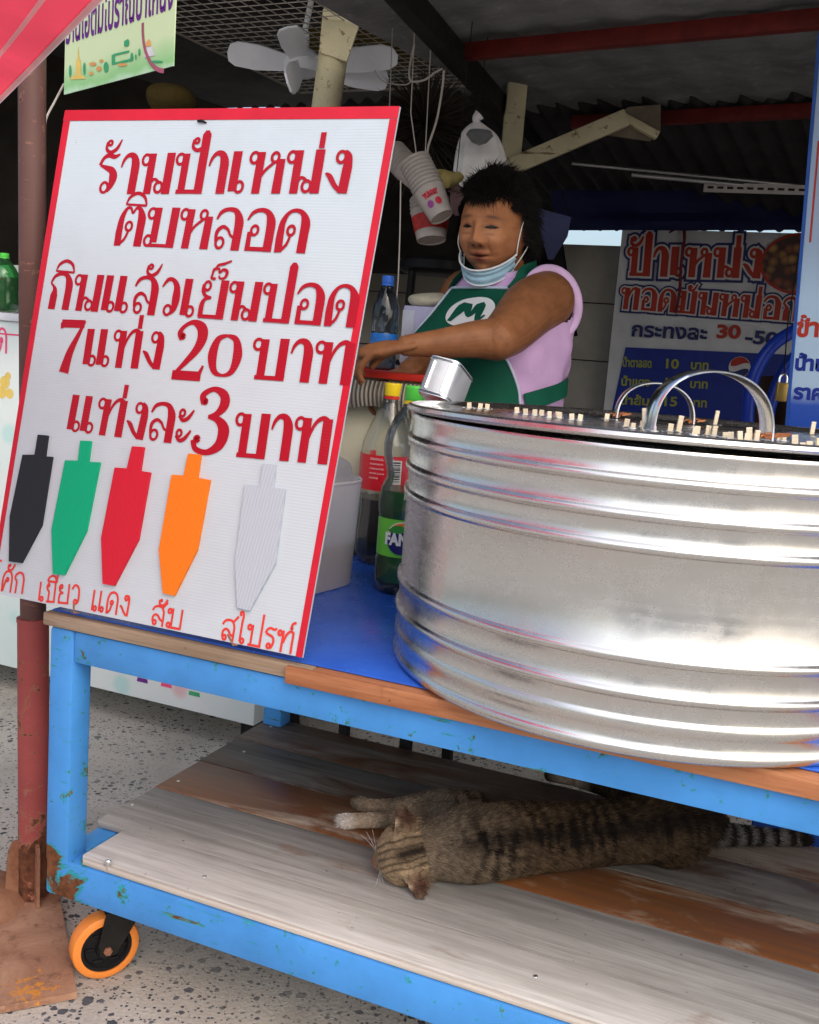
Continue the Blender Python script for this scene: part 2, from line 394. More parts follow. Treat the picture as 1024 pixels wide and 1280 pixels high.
pl = [((.073, LEN-.055), (.012, .130), (.47, .455, .42), (.70, .69, .655), (.30, .15, .08), .70),
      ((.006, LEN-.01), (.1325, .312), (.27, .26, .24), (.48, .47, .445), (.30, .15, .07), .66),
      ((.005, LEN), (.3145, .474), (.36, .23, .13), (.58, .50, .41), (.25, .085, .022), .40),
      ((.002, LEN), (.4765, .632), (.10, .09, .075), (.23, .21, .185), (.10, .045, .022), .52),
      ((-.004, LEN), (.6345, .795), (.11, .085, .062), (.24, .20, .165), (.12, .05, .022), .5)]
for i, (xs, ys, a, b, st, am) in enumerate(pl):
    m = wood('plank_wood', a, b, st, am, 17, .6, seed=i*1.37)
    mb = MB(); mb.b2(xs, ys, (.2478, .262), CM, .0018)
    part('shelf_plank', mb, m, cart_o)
mb = MB()   # weathered splinter lath along the front plank
mb.b2((.080, LEN-.06), (.0035, .0115), (.2485, .2585), CM, .002)
part('edge_lath', mb, wood('lath_wood', (.50, .45, .38), (.68, .64, .58), None, .5, 20, .7, 4.2), cart_o)
mb = MB(); mb.b2((-.012, .520), (-.006, .045), (.6775, .7005), CM, .002)
part('front_board', mb, wood('grey_board', (.24, .17, .11), (.40, .32, .24), (.14, .07, .04), .66, 16, .7, 2.2), cart_o)
mb = MB(); mb.b2((.478, LEN), (-.016, -.0065), (.672, .7000), CM, .002); mb.b2((.522, LEN), (-.0062, .045), (.6775, .7000), CM, .001)
part('front_board', mb, wood('orange_board', (.33, .12, .05), (.50, .23, .11), (.24, .07, .025), .6, 20, .6, 6.1), cart_o)
mb = MB(); mb.b2((-.005, LEN), (.0458, DEP+.01), (.6775, .692), CM, .001)
part('table_board', mb, wood('under_board', (.2, .14, .09), (.3, .22, .15)), cart_o)
t = NT('blue_plastic_sheet'); t.set(base=t.mix(t.ramp(t.noise(9, 4), .3, .7), (.018, .095, .52), (.03, .14, .66)), rough=t.math('ADD', t.math('MULTIPLY', t.noise(30, 4), .25), .12))
t.bump(t.noise(7, 3), .3, .006)
mb = MB(); mb.b2((-.004, LEN), (.008, DEP+.012), (.7012, .7042), CM, .001)
part('blue_top', mb, t.m, cart_o)
# screw sticking out of the shelf edge
mb = MB(); mb.lathe([(0, .012), (.005, .011), (.0068, .007), (.0062, .004), (.003, .003), (.003, -.012), (0, -.012)], CM @ Matrix.Translation((.135, .006, .262)), 14)
part('screw', mb, M_steel, cart_o)
for x, y in ((.02, .22), (.03, .36), (.06, .57), (.03, .74), (.62, .24), (.63, .4), (.30, .06), (.9, .07)):
    mb = MB(); mb.lathe([(0, .0012), (.0035, .001), (.004, 0)], CM @ Matrix.Translation((x, y, .2621)), 10); part('nail_head', mb, M_galv, cart_o)
# castors
M_tyre = flat('orange_polyurethane', (.78, .25, .045), .4, 0, .12, 20)
def caster(x, y, ang):
    R = .0625; base = CM @ Matrix.Translation((x, y, .0)) @ Matrix.Rotation(ang, 4, 'Z')
    c = bpy.data.objects.new('caster', None)
    W = base @ Matrix.Translation((-.035, 0, R)) @ Matrix.Rotation(rad(90), 4, 'X')
    mb = MB(); mb.lathe([(.047, -.019), (.056, -.019), (.0605, -.016), (.0625, -.010), (.0625, .010), (.0605, .016), (.056, .019), (.047, .019)], W, 48, True)
    ty = part('tyre', mb, M_tyre)
    mb = MB(); mb.lathe([(.010, -.022), (.018, -.022), (.020, -.012), (.038, -.010), (.041, -.016), (.0468, -.016), (.0468, .016), (.041, .016), (.038, .010), (.020, .012), (.018, .022), (.010, .022)], W, 40, True)
    for k in range(6):
        a = k*math.pi/3
        for s in (-1, 1): mb.box((.029*math.cos(a), .029*math.sin(a), s*.0125), (.018, .005, .006), W @ Matrix.Translation((0, 0, 0)), .001)
    hub = part('hub', mb, M_black)
    mb = MB()
    for s in (-1, 1):
        pts = [(-.048, s*.026, .052), (-.020, s*.026, .052), (.026, s*.026, .128), (.026, s*.026, .134), (-.040, s*.026, .134), (-.052, s*.026, .075)]
        bm = bmesh.new(); A = [bm.verts.new(base @ V((p[0], p[1]-.0015, p[2]))) for p in pts]; B = [bm.verts.new(base @ V((p[0], p[1]+.0015, p[2]))) for p in pts]
        n = len(A); bm.faces.new(A); bm.faces.new(B[::-1])
        for k in range(n): bm.faces.new((A[k], B[k], B[(k+1) % n], A[(k+1) % n]))
        mb.add(bm)
    mb.box((-.006, 0, .135), (.07, .055, .004), base, .001); mb.lathe([(.03, .137), (.034, .143), (.03, .150), (0, .150)], base, 24)
    fork = part('fork', mb, M_dark)
    mb = MB(); mb.box((0, 0, .160), (.105, .085, .006), base, .001); mb.lathe([(.02, .15), (.02, .16)], base, 16); mb.box((0, 0, .1685), (.10, .08, .010), base, .001)
    plate = part('mounting_plate', mb, M_rust)
    bolts = []
    for s in (-1, 1):
        mb = MB(); mb.lathe([(0, s*.034), (.006, s*.034), (.0085, s*.031), (.0085, s*.0275), (0, s*.0275)], W, 6); bolts.append(part('axle_bolt', mb, M_rust))
    return [ty, hub, fork, plate]+bolts
t = NT('rusty_steel'); f = t.noise(9, 8, .72, dist=.4)
col = t.mix(t.ramp(f, .35, .66), (.17, .06, .028), (.36, .19, .11)); col = t.mix(t.ramp(t.noise(30, 5, .7), .55, .75), col, (.10, .038, .02))
t.set(base=col, rough=.8); t.bump(t.noise(70, 6, .7), .5, .002); M_rust = t.m
for (x, y, a) in ((.104, .096, rad(53)), (LEN-.10, .075, rad(25)), (.105, DEP-.08, rad(-40)), (LEN-.10, DEP-.08, rad(10))):
    c = bpy.data.objects.new('caster', None); COL.objects.link(c); c.parent = cart_o; ROOTM[c.name] = CM.copy()
    for o in caster(x, y, a):
        me = o.data; me.transform(CM.inverted()); o.parent = c

# ------------------------------------------------------------------ ice cream pot
POT = V((.4096, 1.6691, .7045)); RP = .4165
potM = Matrix.Translation(POT)
pot = thing('ice_cream_drum', 'wide round ribbed aluminium ice cream drum standing on the blue cart', 'drum', potM)
prof = [(0, .002), (.400, .002), (.412, .0), (.418, .004), (.4205, .010), (.418, .016), (.4165, .018)]
for z in (.0455, .084, .131, .272, .3125, .357):
    prof += [(.4165, z-.0085), (.4170, z-.0072), (.4195, z-.006), (.4215, z-.0035), (.4221, z-.0005), (.4218, z+.0025), (.4200, z+.0052), (.4172, z+.0068), (.4165, z+.008)] if z > .05 else \
            [(.4165, z-.012), (.4172, z-.010), (.4195, z-.007), (.4195, z+.004), (.4172, z+.008), (.4165, z+.011)]
prof += [(.4165, .388), (.4175, .391), (.4175, .3945), (.4165, .397), (.4135, .397), (.4125, .393), (.4125, .02), (0, .02)]
def wob(mbx, amt):
    for v in mbx.bm.verts:
        p = v.co - POT; r = math.hypot(p.x, p.y)
        if r > .3:
            a = math.atan2(p.y, p.x); k = 1+amt*mnoise.noise(V((math.cos(a)*2.1, math.sin(a)*2.1, p.z*5)))+amt*.5*mnoise.noise(V((math.cos(a)*7, math.sin(a)*7, p.z*9)))
            v.co.x = POT.x+p.x*k; v.co.y = POT.y+p.y*k
mb = MB(); mb.lathe(prof, potM, 192); wob(mb, .0022); part('body', mb, M_alu, pot, smooth=50)
# tray of moulds lying on the rim
def tz(p): return 1.1075-(p.y-1.5)*.016
trM = Matrix.Translation(V((POT.x, POT.y, 0)))
tray = thing('mould_tray', 'round aluminium mould tray with two arched handles resting on the drum rim', 'tray', Matrix.Translation((POT.x, POT.y, 1.1)))
mb = MB(); seg = 160
prof2 = [(0, .000), (.404, .000), (.412, .004), (.416, .009), (.421, .0105), (.4255, .008), (.4265, .003), (.4235, -.001), (.418, -.002), (.414, -.002), (.408, -.006), (0, -.006)]
mb.lathe(prof2, trM, seg)
for v in mb.bm.verts: v.co.z += tz(v.co)
part('disc', mb, M_alu, tray, smooth=45)
tubes = MB()
stick_px = [(568, 193, 1), (605, 200, 1), (643, 203, 1), (672, 205, 1), (705, 212, 1), (738, 213, 1), (750, 215, 1), (802, 222, 1), (835, 225, 1), (950, 220, 1), (365, 172, 1), (410, 176, 1), (440, 178, 1)]
sp = [(480+.293*x, 460+.293*y) for x, y, _ in stick_px]
sp2 = [(88, 365), (120, 372), (163, 370), (178, 375), (222, 385), (300, 388), (340, 390), (430, 402), (418, 405), (483, 405), (512, 408), (568, 420), (597, 425), (640, 430), (685, 432), (672, 432), (718, 435), (832, 430), (852, 432), (907, 466), (942, 466), (976, 466), (1016, 468)]
sp += [(760+.2578*x, 440+.2578*y) for x, y in sp2]
hts = {}
tops2 = {88: 325, 120: 345, 163: 335, 178: 275, 222: 360, 300: 348, 340: 310, 430: 360, 418: 365, 483: 358, 512: 360, 568: 390, 597: 388, 640: 385, 685: 367, 672: 395, 718: 380, 832: 395, 852: 408, 907: 403, 942: 440, 976: 433, 1016: 418}
M_stick = wood('stick_wood', (.66, .56, .40), (.78, .70, .55), None, .5, 60, .6, .4, axis=2)
pts = []
for i, (x, y) in enumerate(sp):
    p = PZ(x, y, 1.104)
    for _ in range(3): p = PZ(x, y, tz(p)+.0005)
    d = V((p.x-POT.x, p.y-POT.y, 0))
    if d.length > .385: d *= .385/d.length; p = V((POT.x+d.x, POT.y+d.y, tz(p)))
    h = .0105 if i < 13 else (sp2[i-13][1]-tops2[sp2[i-13][0]])*.2578/FPX*p.y*1.02
    pts.append((p, max(.007, h)))
# rows of moulds further round the rim, hidden from the front
for k in range(16):
    a = rad(-30+k*15.5); p = V((POT.x+.35*math.cos(a), POT.y+.35*math.sin(a), 0))
    if p.y > 1.80 and p.x > .55: p.z = tz(p); pts.append((p, .02+.012*random.random()))
stick0 = None
mb0 = MB(); mb0.box((0, 0, .5), (.0095, .0023, 1), None, 0)
for i, (p, h) in enumerate(pts):
    for s_ in (1,):
        tb_ = MB(); tb_.lathe([(.0115, .0012), (.0125, .0024), (.0135, .0024), (.0145, .0012)], Matrix.Translation((p.x, p.y, tz(p))), 16); part('mould_mouth', tb_, M_alu, tray)
    M = Matrix.Translation((p.x, p.y, tz(p)+.0006)) @ Matrix.Rotation(random.uniform(-.14, .14), 4, 'Y') @ Matrix.Rotation(random.uniform(-.1, .1), 4, 'X') @ Matrix.Rotation(random.uniform(-.6, .6), 4, 'Z') @ Matrix.Diagonal((1, 1, h, 1))
    if stick0 is None:
        b = MB(); b.box((0, 0, .5), (.0078, .0024, 1)); stick0 = part('ice_cream_stick', b, M_stick); o = stick0; o.matrix_world = M
    else: o = copy_tree(stick0, None, M)
    tag(o, 'small wooden ice cream stick standing upright in the round metal tray', 'stick', 'wooden sticks standing in the mould tray')
tubes.bm.free()
def strap(A, B, H, wdt, side, th=.0022, lean=V((0, 0, 0))):
    mbx = MB(); n = 40; prof_ = []
    ax = (B-A)
    def f(u, v):
        i = int(round(u*n)); a = math.pi*u
        q = A + ax*(.5-.5*math.cos(a)*(1+.10*math.sin(a)**2)) + CZ*(H*math.sin(a)**.85 if 0 < u < 1 else 0) + lean*math.sin(a)
        c = [(-1, 0), (-1, 1), (-.8, 1.6), (.8, 1.6), (1, 1), (1, 0), (.8, .5), (-.8, .5)][int(round(v*8)) % 8]
        nrm = (ax.normalized()*(-math.cos(a)) + CZ*math.sin(a)).normalized()
        return q + side*(c[0]*wdt/2) + nrm*(c[1]*th)
    mbx.grid(f, n+1, 8, False, True); return mbx
A = PY(812, 536, 1.52); B = PY(957, 545, 1.47); A.z = tz(A)+.002; B.z = tz(B)+.002
side = V((-.50, 1, 0)).normalized()
part('handle', strap(A, B, .090, .026, side), M_steel, tray, smooth=40)
A2 = PY(770, 526, 1.93); B2 = PY(864, 532, 1.90); A2.z = tz(A2)+.002; B2.z = tz(B2)+.002
part('handle', strap(A2, B2, .068, .020, V((-.1, 1, 0)).normalized()), M_steel, tray, smooth=40)
M_copper = flat('copper_wire', (.33, .13, .06), .5, .6, .4)
for P, s_ in ((B, 1.0), (A2, .7), (B2, .6)):
    mb = MB()
    for k in range(5):
        pp = [P+V((.010*math.cos(j*1.3+k)*s_, .008*math.sin(j*1.7+k)*s_, (.006+.004*math.sin(j*2.1+k*2))*s_)) for j in range(10)]
        mb.tube([q for q in spline(pp, 3)], .0012, 5)
    e = P+V((.03*s_, -.004, .012*s_)); mb.tube([P+V((0, 0, .006)), P+V((.015*s_, 0, .010)), e], .0014, 5); mb.tube([P+V((0, 0, .006)), P+V((-.018*s_, -.006, .008)), P+V((-.026*s_, -.006, .004))], .0012, 5)
    mb.poly([(0, 0), (.022*s_, .004*s_), (.026*s_, .010*s_), (.004*s_, .008*s_)], frame(P+V((.008, -.006, .004)), V((1, 0, 0)), V((0, -.3, 1)).normalized(), V((0, -1, .3)).normalized()), .0006)
    part('wire_tie', mb, M_copper, tray)

# ------------------------------------------------------------------ hand lettered sign
TH = rad(13.7)
SD = (CZ*math.cos(TH)+CY*math.sin(TH)).normalized(); SN = CX.cross(SD).normalized()   # SN faces the viewer
if SN.y > 0: SN = -SN
BR = PP(378, 822, CO - CY*.009, CY)
SM = frame(BR, CX, SD, SN)
sign = thing('painted_menu_sign', 'white board with red Thai lettering, red edging and coloured lolly shapes, leaning on the cart', 'sign', SM)
def suv(x, y):
    p = PP(x, y, BR, SN); q = SM.inverted() @ p; return q.x, q.y
TL, TR, BL = suv(82, 138), suv(500, 133), suv(-13, 740)
cor = [BL, (0, 0), TR, TL]
t = NT('corrugated_plastic_sheet'); wv = t.n('TexWave'); wv.wave_type = 'BANDS'; wv.bands_direction = 'Y'; wv.inputs['Scale'].default_value = 62
t.l(t.co(), wv.inputs['Vector'])
sm = t.ramp(t.noise(4.5, 7, .68), .48, .72); c_ = t.mix(t.math('MULTIPLY', sm, .42), (.47, .535, .585), (.38, .42, .455))
c_ = t.mix(t.math('MULTIPLY', t.ramp(wv.outputs['Fac'], 0, 1), .10), c_, (.45, .5, .55))
c_ = t.mix(t.ramp(t.noise(70, 2, .5), .79, .81), c_, (.10, .09, .09))
t.set(base=c_, rough=.42, spec=.3); t.bump(wv.outputs['Fac'], .12, .001)
mb = MB(); mb.poly(cor, SM, .004, -.004); part('board', mb, t.m, sign, smooth=0)
def lerp2(a, b, k): return (a[0]+(b[0]-a[0])*k, a[1]+(b[1]-a[1])*k)
def inset(q):
    return q
wt, wl, wr = .0205, .0150, .0115
mb = MB(); top = [TL, TR, (TR[0], TR[1]-wt), (TL[0], TL[1]-wt)]; mb.poly(top, SM, .0006, .0004)
kL = lambda k: lerp2(BL, TL, k); kR = lambda k: lerp2((0, 0), TR, k); e = wt/TL[1]
a0, a1 = kL(0), kL(1-e-.001); mb.poly([a0, (a0[0]+wl*.6, a0[1]), (a1[0]+wl, a1[1]), a1], SM, .0006, .0004)
b0, b1 = kR(0), kR(1-e-.001); mb.poly([(b0[0]-wr, b0[1]), b0, b1, (b1[0]-wr*1.2, b1[1])], SM, .0006, .0004)
part('red_border', mb, M_red, sign, smooth=0)
# --- Thai display alphabet drawn as thick and thin strokes: (advance, items)
T, h = .255, .078
def S(*p): return ('s', p)
def L(*p): return ('l', p)
def R(x, y, r=.165, w=h): return ('r', (x, y, r, w))
G = {
 'ร': (.74, [S((.06, .72, .10), (.16, .90, .10), (.34, .97, .13), (.54, .93, .12), (.72, .99, .05)), S((.08, .72, .06), (.30, .66, .13), (.52, .58, .20), (.60, .42, T), (.56, .22, .17), (.46, .06, .07)), R(.34, .17, .165)]),
 'า': (.68, [S((.04, .66, .05), (.10, .84, .09), (.24, .96, .12), (.42, .93, .18), (.52, .74, T), (.53, .45, T)), L((.53, .5, T), (.53, 0, T))]),
 'น': (1.12, [R(.14, .84), L((.34, .99, T*.9), (.34, .0, T*.9)), S((.38, .24, .09), (.50, .36, .08), (.62, .33, .08), (.72, .26, .07)), R(.70, .165, .165), L((.97, 1, T), (.97, .0, T))]),
 'ป': (1.02, [R(.13, .84), L((.31, .97, T*.85), (.31, .02, T*.85)), L((.14, .055, .11), (.96, .055, .11)), L((.88, 1.52, .10), (.88, 1.42, T)), L((.88, 1.42, T), (.88, 0, T))]),
 'บ': (1.02, [R(.12, .84), L((.31, .97, T*.9), (.31, .02, T*.9)), L((.14, .055, .11), (.96, .055, .11)), L((.88, 1.0, T), (.88, 0, T))]),
 'เ': (.54, [L((.17, 1, T), (.17, .06, T)), R(.37, .16)]),
 'แ': (1.06, [L((.17, 1, T), (.17, .06, T)), R(.37, .16), L((.69, 1, T), (.69, .06, T)), R(.89, .16)]),
 'ห': (1.10, [R(.13, .84), L((.33, .97, T*.9), (.32, 0, T*.9)), S((.36, .30, .07), (.50, .52, .08), (.68, .66, .08), (.80, .74, .08)), R(.78, .84, .15), L((.97, .80, T*.9), (.96, 0, T))]),
 'ง': (.76, [R(.44, .82, .165), S((.52, .95, .10), (.64, .82, .20), (.66, .55, T)), L((.66, .6, T), (.62, .0, T)), S((.04, .46, .04), (.18, .38, .13), (.36, .18, .12), (.56, .03, .10))]),
 'ต': (1.0, [L((.16, 0, T*.85), (.14, .35, T*.85)), S((.14, .34, T*.85), (.16, .70, .17), (.28, .94, .10), (.42, .96, .08), (.52, .84, .07), (.62, .96, .08), (.76, .93, .14), (.87, .72, T), (.88, .45, T)), L((.88, .48, T), (.88, 0, T)), R(.46, .50, .15), S((.46, .36, .07), (.38, .18, .08), (.22, .04, .08))]),
 'ด': (1.0, [L((.16, 0, T*.85), (.14, .35, T*.85)), S((.14, .34, T*.85), (.16, .70, .17), (.30, .93, .10), (.52, 1.0, .10), (.74, .93, .14), (.87, .72, T), (.88, .45, T)), L((.88, .48, T), (.88, 0, T)), R(.46, .52, .15), S((.46, .38, .07), (.38, .18, .08), (.22, .04, .08))]),
 'ค': (1.0, [L((.16, 0, T*.85), (.14, .35, T*.85)), S((.14, .34, T*.85), (.16, .70, .17), (.30, .93, .10), (.52, 1.0, .10), (.74, .93, .14), (.87, .72, T), (.88, .45, T)), L((.88, .48, T), (.88, 0, T)), R(.52, .60, .14), S((.40, .58, .07), (.30, .30, .08), (.22, .04, .08))]),
 'ม': (1.12, [R(.16, .84), L((.36, .99, T*.9), (.36, .12, T*.9)), R(.17, .16), L((.20, .045, .09), (.96, .045, .09)), L((.96, 1, T), (.96, 0, T))]),
 'ล': (.98, [S((.08, .74, .06), (.20, .92, .11), (.44, .99, .11), (.68, .94, .15), (.82, .72, T), (.84, .45, T)), L((.84, .48, T), (.84, 0, T)), R(.30, .17, .165), S((.16, .20, .08), (.16, .44, .11), (.32, .56, .10), (.50, .50, .08), (.62, .36, .07), (.80, .28, .07))]),
 'ส': (1.0, [S((.08, .74, .06), (.20, .92, .11), (.44, .99, .11), (.68, .94, .15), (.82, .72, T), (.84, .45, T)), L((.84, .48, T), (.84, 0, T)), L((.70, .90, .09), (1.0, 1.22, .09)), R(.30, .17, .165), S((.16, .20, .08), (.16, .44, .11), (.32, .56, .10), (.50, .50, .08), (.62, .36, .07), (.80, .28, .07))]),
 'อ': (.98, [R(.34, .50, .15), L((.19, .46, .13), (.20, .02, .15)), L((.12, .055, .11), (.92, .055, .11)), L((.84, 0, T), (.84, .48, T)), S((.84, .45, T), (.82, .72, T), (.68, .93, .15), (.44, .99, .11), (.20, .92, .10), (.06, .74, .05))]),
 'ก': (.94, [L((.24, 0, T), (.24, .40, T)), S((.24, .38, T), (.24, .54, .15), (.16, .64, .08), (.05, .72, .06)), S((.05, .72, .06), (.16, .90, .10), (.40, .99, .12), (.64, .94, .15), (.78, .72, T), (.80, .45, T)), L((.80, .48, T), (.80, 0, T))]),
 'ว': (.76, [R(.38, .16, .165), S((.48, .06, .08), (.60, .22, .19), (.62, .50, T), (.58, .78, .19), (.42, .95, .12), (.22, .95, .11), (.06, .76, .05))]),
 'ย': (1.0, [R(.26, .84, .15), S((.12, .88, .08), (.14, .70, .11), (.26, .58, .10), (.46, .54, .07)), S((.46, .54, .07), (.26, .50, .10), (.17, .36, .15), (.17, .05, .16)), L((.10, .055, .11), (.94, .055, .11)), L((.86, 1, T), (.86, 0, T))]),
 'ท': (1.06, [R(.13, .84), L((.33, .97, T*.9), (.32, 0, T*.9)), S((.38, .42, .06), (.50, .74, .08), (.64, .92, .10), (.80, .98, .12), (.93, .92, .14)), L((.93, .97, T), (.93, 0, T))]),
 'ข': (.92, [R(.22, .86, .13), S((.10, .84, .08), (.18, .64, .10), (.30, .55, .12), (.30, .3, T*.8)), L((.30, .35, T*.8), (.30, .02, T*.8)), L((.16, .055, .11), (.84, .055, .11)), L((.76, 1, T), (.76, 0, T))]),
 'ะ': (.62, [R(.16, .80, .125), S((.06, .74, .09), (.20, .62, .10), (.38, .68, .12), (.56, .90, .06)), R(.16, .28, .125), S((.06, .22, .09), (.20, .10, .10), (.38, .16, .12), (.56, .38, .06))]),
 'โ': (.54, [R(.36, .16), L((.22, 1.15, T), (.22, .12, T)), S((.22, 1.1, T*.9), (.10, 1.26, .10), (.02, 1.36, .08), (.18, 1.46, .09), (.42, 1.42, .08))]),
 'ไ': (.54, [R(.36, .16), L((.22, 1.1, T), (.22, .12, T)), S((.22, 1.0, T), (.24, 1.30, .12), (.14, 1.46, .09), (.02, 1.40, .07), (.10, 1.26, .07))]),
 '7': (.80, [L((.10, 1.20, .10), (.14, 1.06, .14)), L((.08, 1.17, .19), (.74, 1.17, .19)), S((.74, 1.24, .06), (.60, .90, .12), (.44, .48, .20), (.36, .02, .28))]),
 '2': (.98, [S((.24, .98, .20), (.14, 1.10, .14), (.24, 1.26, .10), (.46, 1.36, .12), (.70, 1.24, T), (.76, 1.0, .27), (.64, .70, .20), (.34, .34, .12), (.12, .10, .08)), R(.22, 1.02, .09, .14), L((.10, .11, .22), (.88, .11, .22)), L((.80, .10, .12), (.90, .36, .06))]),
 '0': (.98, [S((.48, 1.0, .07), (.24, .90, .16), (.14, .52, .25), (.24, .14, .16), (.48, .03, .07), (.72, .14, .16), (.82, .52, .25), (.72, .90, .16), (.48, 1.0, .07))]),
 '3': (.92, [S((.24, 1.08, .18), (.18, 1.26, .14), (.42, 1.40, .11), (.66, 1.28, .20), (.70, 1.06, .23), (.56, .86, .14), (.36, .78, .07)), S((.36, .78, .07), (.60, .72, .16), (.76, .50, .27), (.70, .18, .23), (.44, .0, .13), (.16, .06, .12), (.08, .26, .14)), R(.16, .28, .09, .14), R(.24, 1.12, .08, .13)]),
 'ั': (0, []),
}
UP = {  # marks above, drawn from x=0, y=0 up
 '้': [R(.14, .30, .105, .075), S((.04, .34, .07), (.04, .12, .09), (.20, .02, .10), (.40, .12, .11), (.54, .40, .04))],
 '่': [L((.10, 0, .15), (.10, .36, .15))],
 'ิ': [S((.0, .03, .04), (.10, .26, .09), (.36, .38, .10), (.62, .26, .09), (.74, .0, .05)), L((.0, .03, .06), (.74, .0, .07))],
 'ี': [S((.0, .03, .04), (.10, .26, .09), (.36, .38, .10), (.58, .28, .09), (.70, .0, .05)), L((.0, .03, .06), (.74, .0, .07)), L((.72, 0, .10), (.72, .44, .10))],
 '็': [S((.06, .16, .07), (.10, .34, .08), (.26, .36, .07), (.30, .22, .06), (.42, .34, .08), (.56, .26, .10), (.52, .06, .08), (.36, .02, .06), (.30, .12, .06)), S((.14, .30, .05), (.20, .48, .07), (.40, .54, .08), (.66, .66, .05)), S((.06, .16, .07), (.06, .02, .08), (.20, .0, .08))],
 '์': [R(.12, .12, .10, .08), S((.10, .20, .07), (.16, .36, .08), (.34, .46, .06))],
 'ั': [R(.14, .20, .10, .08), S((.04, .24, .07), (.10, .04, .09), (.34, .04, .10), (.54, .36, .05))],
}
class Ink:
    """lays strokes a hair's breadth above one another on a plane"""
    def __init__(s, M, z0=.0006, dz=.00003): s.mb = MB(); s.M = M; s.z = z0; s.dz = dz
    def rib(s, P, W):
        P = [np.array(p) for p in P]; n = len(P); A = []; B = []
        for i in range(n):
            t = P[min(i+1, n-1)]-P[max(i-1, 0)]; t = t/(np.linalg.norm(t)+1e-9); q = np.array((-t[1], t[0]))
            A.append(P[i]+q*W[i]/2); B.append(P[i]-q*W[i]/2)
        s.z += s.dz
        va = [s.mb.bm.verts.new(s.M @ V((a[0], a[1], s.z))) for a in A]; vb = [s.mb.bm.verts.new(s.M @ V((a[0], a[1], s.z))) for a in B]
        for i in range(n-1): s.mb.bm.faces.new((va[i], vb[i], vb[i+1], va[i+1]))
    def item(s, it, f, k, mono, grow=0.0):
        kind, p = it; ww = lambda x: (mono if mono else x)+grow
        if kind == 'l': P = [(x, y) for x, y, _ in p]; W = [ww(q[2]) for q in p]
        elif kind == 's':
            q = spline(p, 7); P = [(a[0], a[1]) for a in q]; W = [ww(max(.03, a[2])) for a in q]
        else:
            x, y, r, w_ = p; w_ = ww(w_); r = r-w_/2+ (grow/2 if grow else 0); P = [(x+r*math.cos(2*math.pi*i/24), y+r*math.sin(2*math.pi*i/24)) for i in range(25)]; W = [w_]*25
        if grow and kind != 'r':   # square the ends outward for outlines
            a, b = np.array(P[0]), np.array(P[1]); d = (a-b)/(np.linalg.norm(a-b)+1e-9); P[0] = tuple(a+d*grow/2)
            a, b = np.array(P[-1]), np.array(P[-2]); d = (a-b)/(np.linalg.norm(a-b)+1e-9); P[-1] = tuple(a+d*grow/2)
        # widths are in glyph units: map ends of each normal through f by scaling with k
        s.rib([f(*q) for q in P], [x*k for x in W])
    def word(s, text, a, b, hgt, mono=0, grow=0.0, gap=.06, x0=0.0):
        """text from plane point a to b (baseline), body height hgt"""
        a, b = np.array(a), np.array(b); u = b-a; Lw = np.linalg.norm(u); u = u/Lw; v = np.array((-u[1], u[0])) if not np.isscalar(hgt) else np.array((-u[1], u[0]))
        tot = sum(G[c][0]+gap for c in text if c in G)-gap
        kx = Lw/tot; ky = hgt; x = 0; px = 0; last = 1.0; stack = 0
        for c in text:
            if c in G and c not in UP:
                f = lambda gx, gy, x=x: a+u*((x+gx)*kx)+v*(gy*ky)
                for it in G[c][1]: s.item(it, f, (kx+ky)/2, mono, grow)
                px = x; last = G[c][0]; x += last+gap; stack = 0
            else:
                wd = {'้': .54, '่': .2, 'ิ': .74, 'ี': .76, '็': .66, '์': .36, 'ั': .55}[c]
                prev = text[text.index(c)-1] if stack == 0 else ''
                ox = px+last-wd-(.04 if c != '่' else .04)
                if prev == 'ป': ox -= .36
                oy = 1.03+stack*.30; q_ = .82 if c != '่' else 1.0; q_ = .72 if c == '็' else q_
                f = lambda gx, gy, ox=ox, oy=oy, q_=q_: a+u*((ox+gx)*kx)+v*((oy+gy*q_)*ky)
                for it in UP[c]: s.item(it, f, (kx+ky)/2, mono, grow)
                stack += 1
rows = [
 [('ร้านป้าเหน่ง', (117, 243), (434, 242), 51)],
 [('ติมหลอด', (141, 307), (381, 317), 50)],
 [('กินแล้วเย็นปอด', (57, 386), (443, 410), 46)],
 [('7', (64, 466), (99, 468), 54), ('แท่ง', (102, 458), (200, 462), 48), ('2', (210, 474), (255, 477), 54), ('0', (256, 470), (301, 472), 52), ('บาท', (312, 474), (437, 482), 53)],
 [('แท่งละ', (82, 539), (238, 557), 47), ('3', (236, 564), (285, 567), 57), ('บาท', (290, 571), (409, 581), 57)]]
for row in rows:
    ink = Ink(SM)
    for tx, a, b, hp in row:
        pa, pb = suv(*a), suv(*b); top_ = suv(a[0]+hp*.16, a[1]-hp)
        ink.word(tx, pa, pb, (top_[1]-pa[1])*.98)
    part('lettering', ink.mb, M_ink, sign, smooth=0)
M_ink2 = flat('brush_red', (.62, .04, .03), .4, 0, .15)
for tx, a, b, hp in [('โค้ก', (-9, 738), (30, 743), 26), ('เขียว', (46, 752), (100, 757), 25), ('แดง', (112, 764), (161, 771), 27), ('ส้ม', (187, 781), (228, 788), 25), ('สไปรท์', (274, 800), (366, 818), 27)]:
    ink = Ink(SM); pa, pb = suv(*a), suv(*b); top_ = suv(a[0]+hp*.16, a[1]-hp)
    ink.word(tx, pa, pb, top_[1]-pa[1], mono=.125); part('lettering', ink.mb, M_ink2, sign, smooth=0)
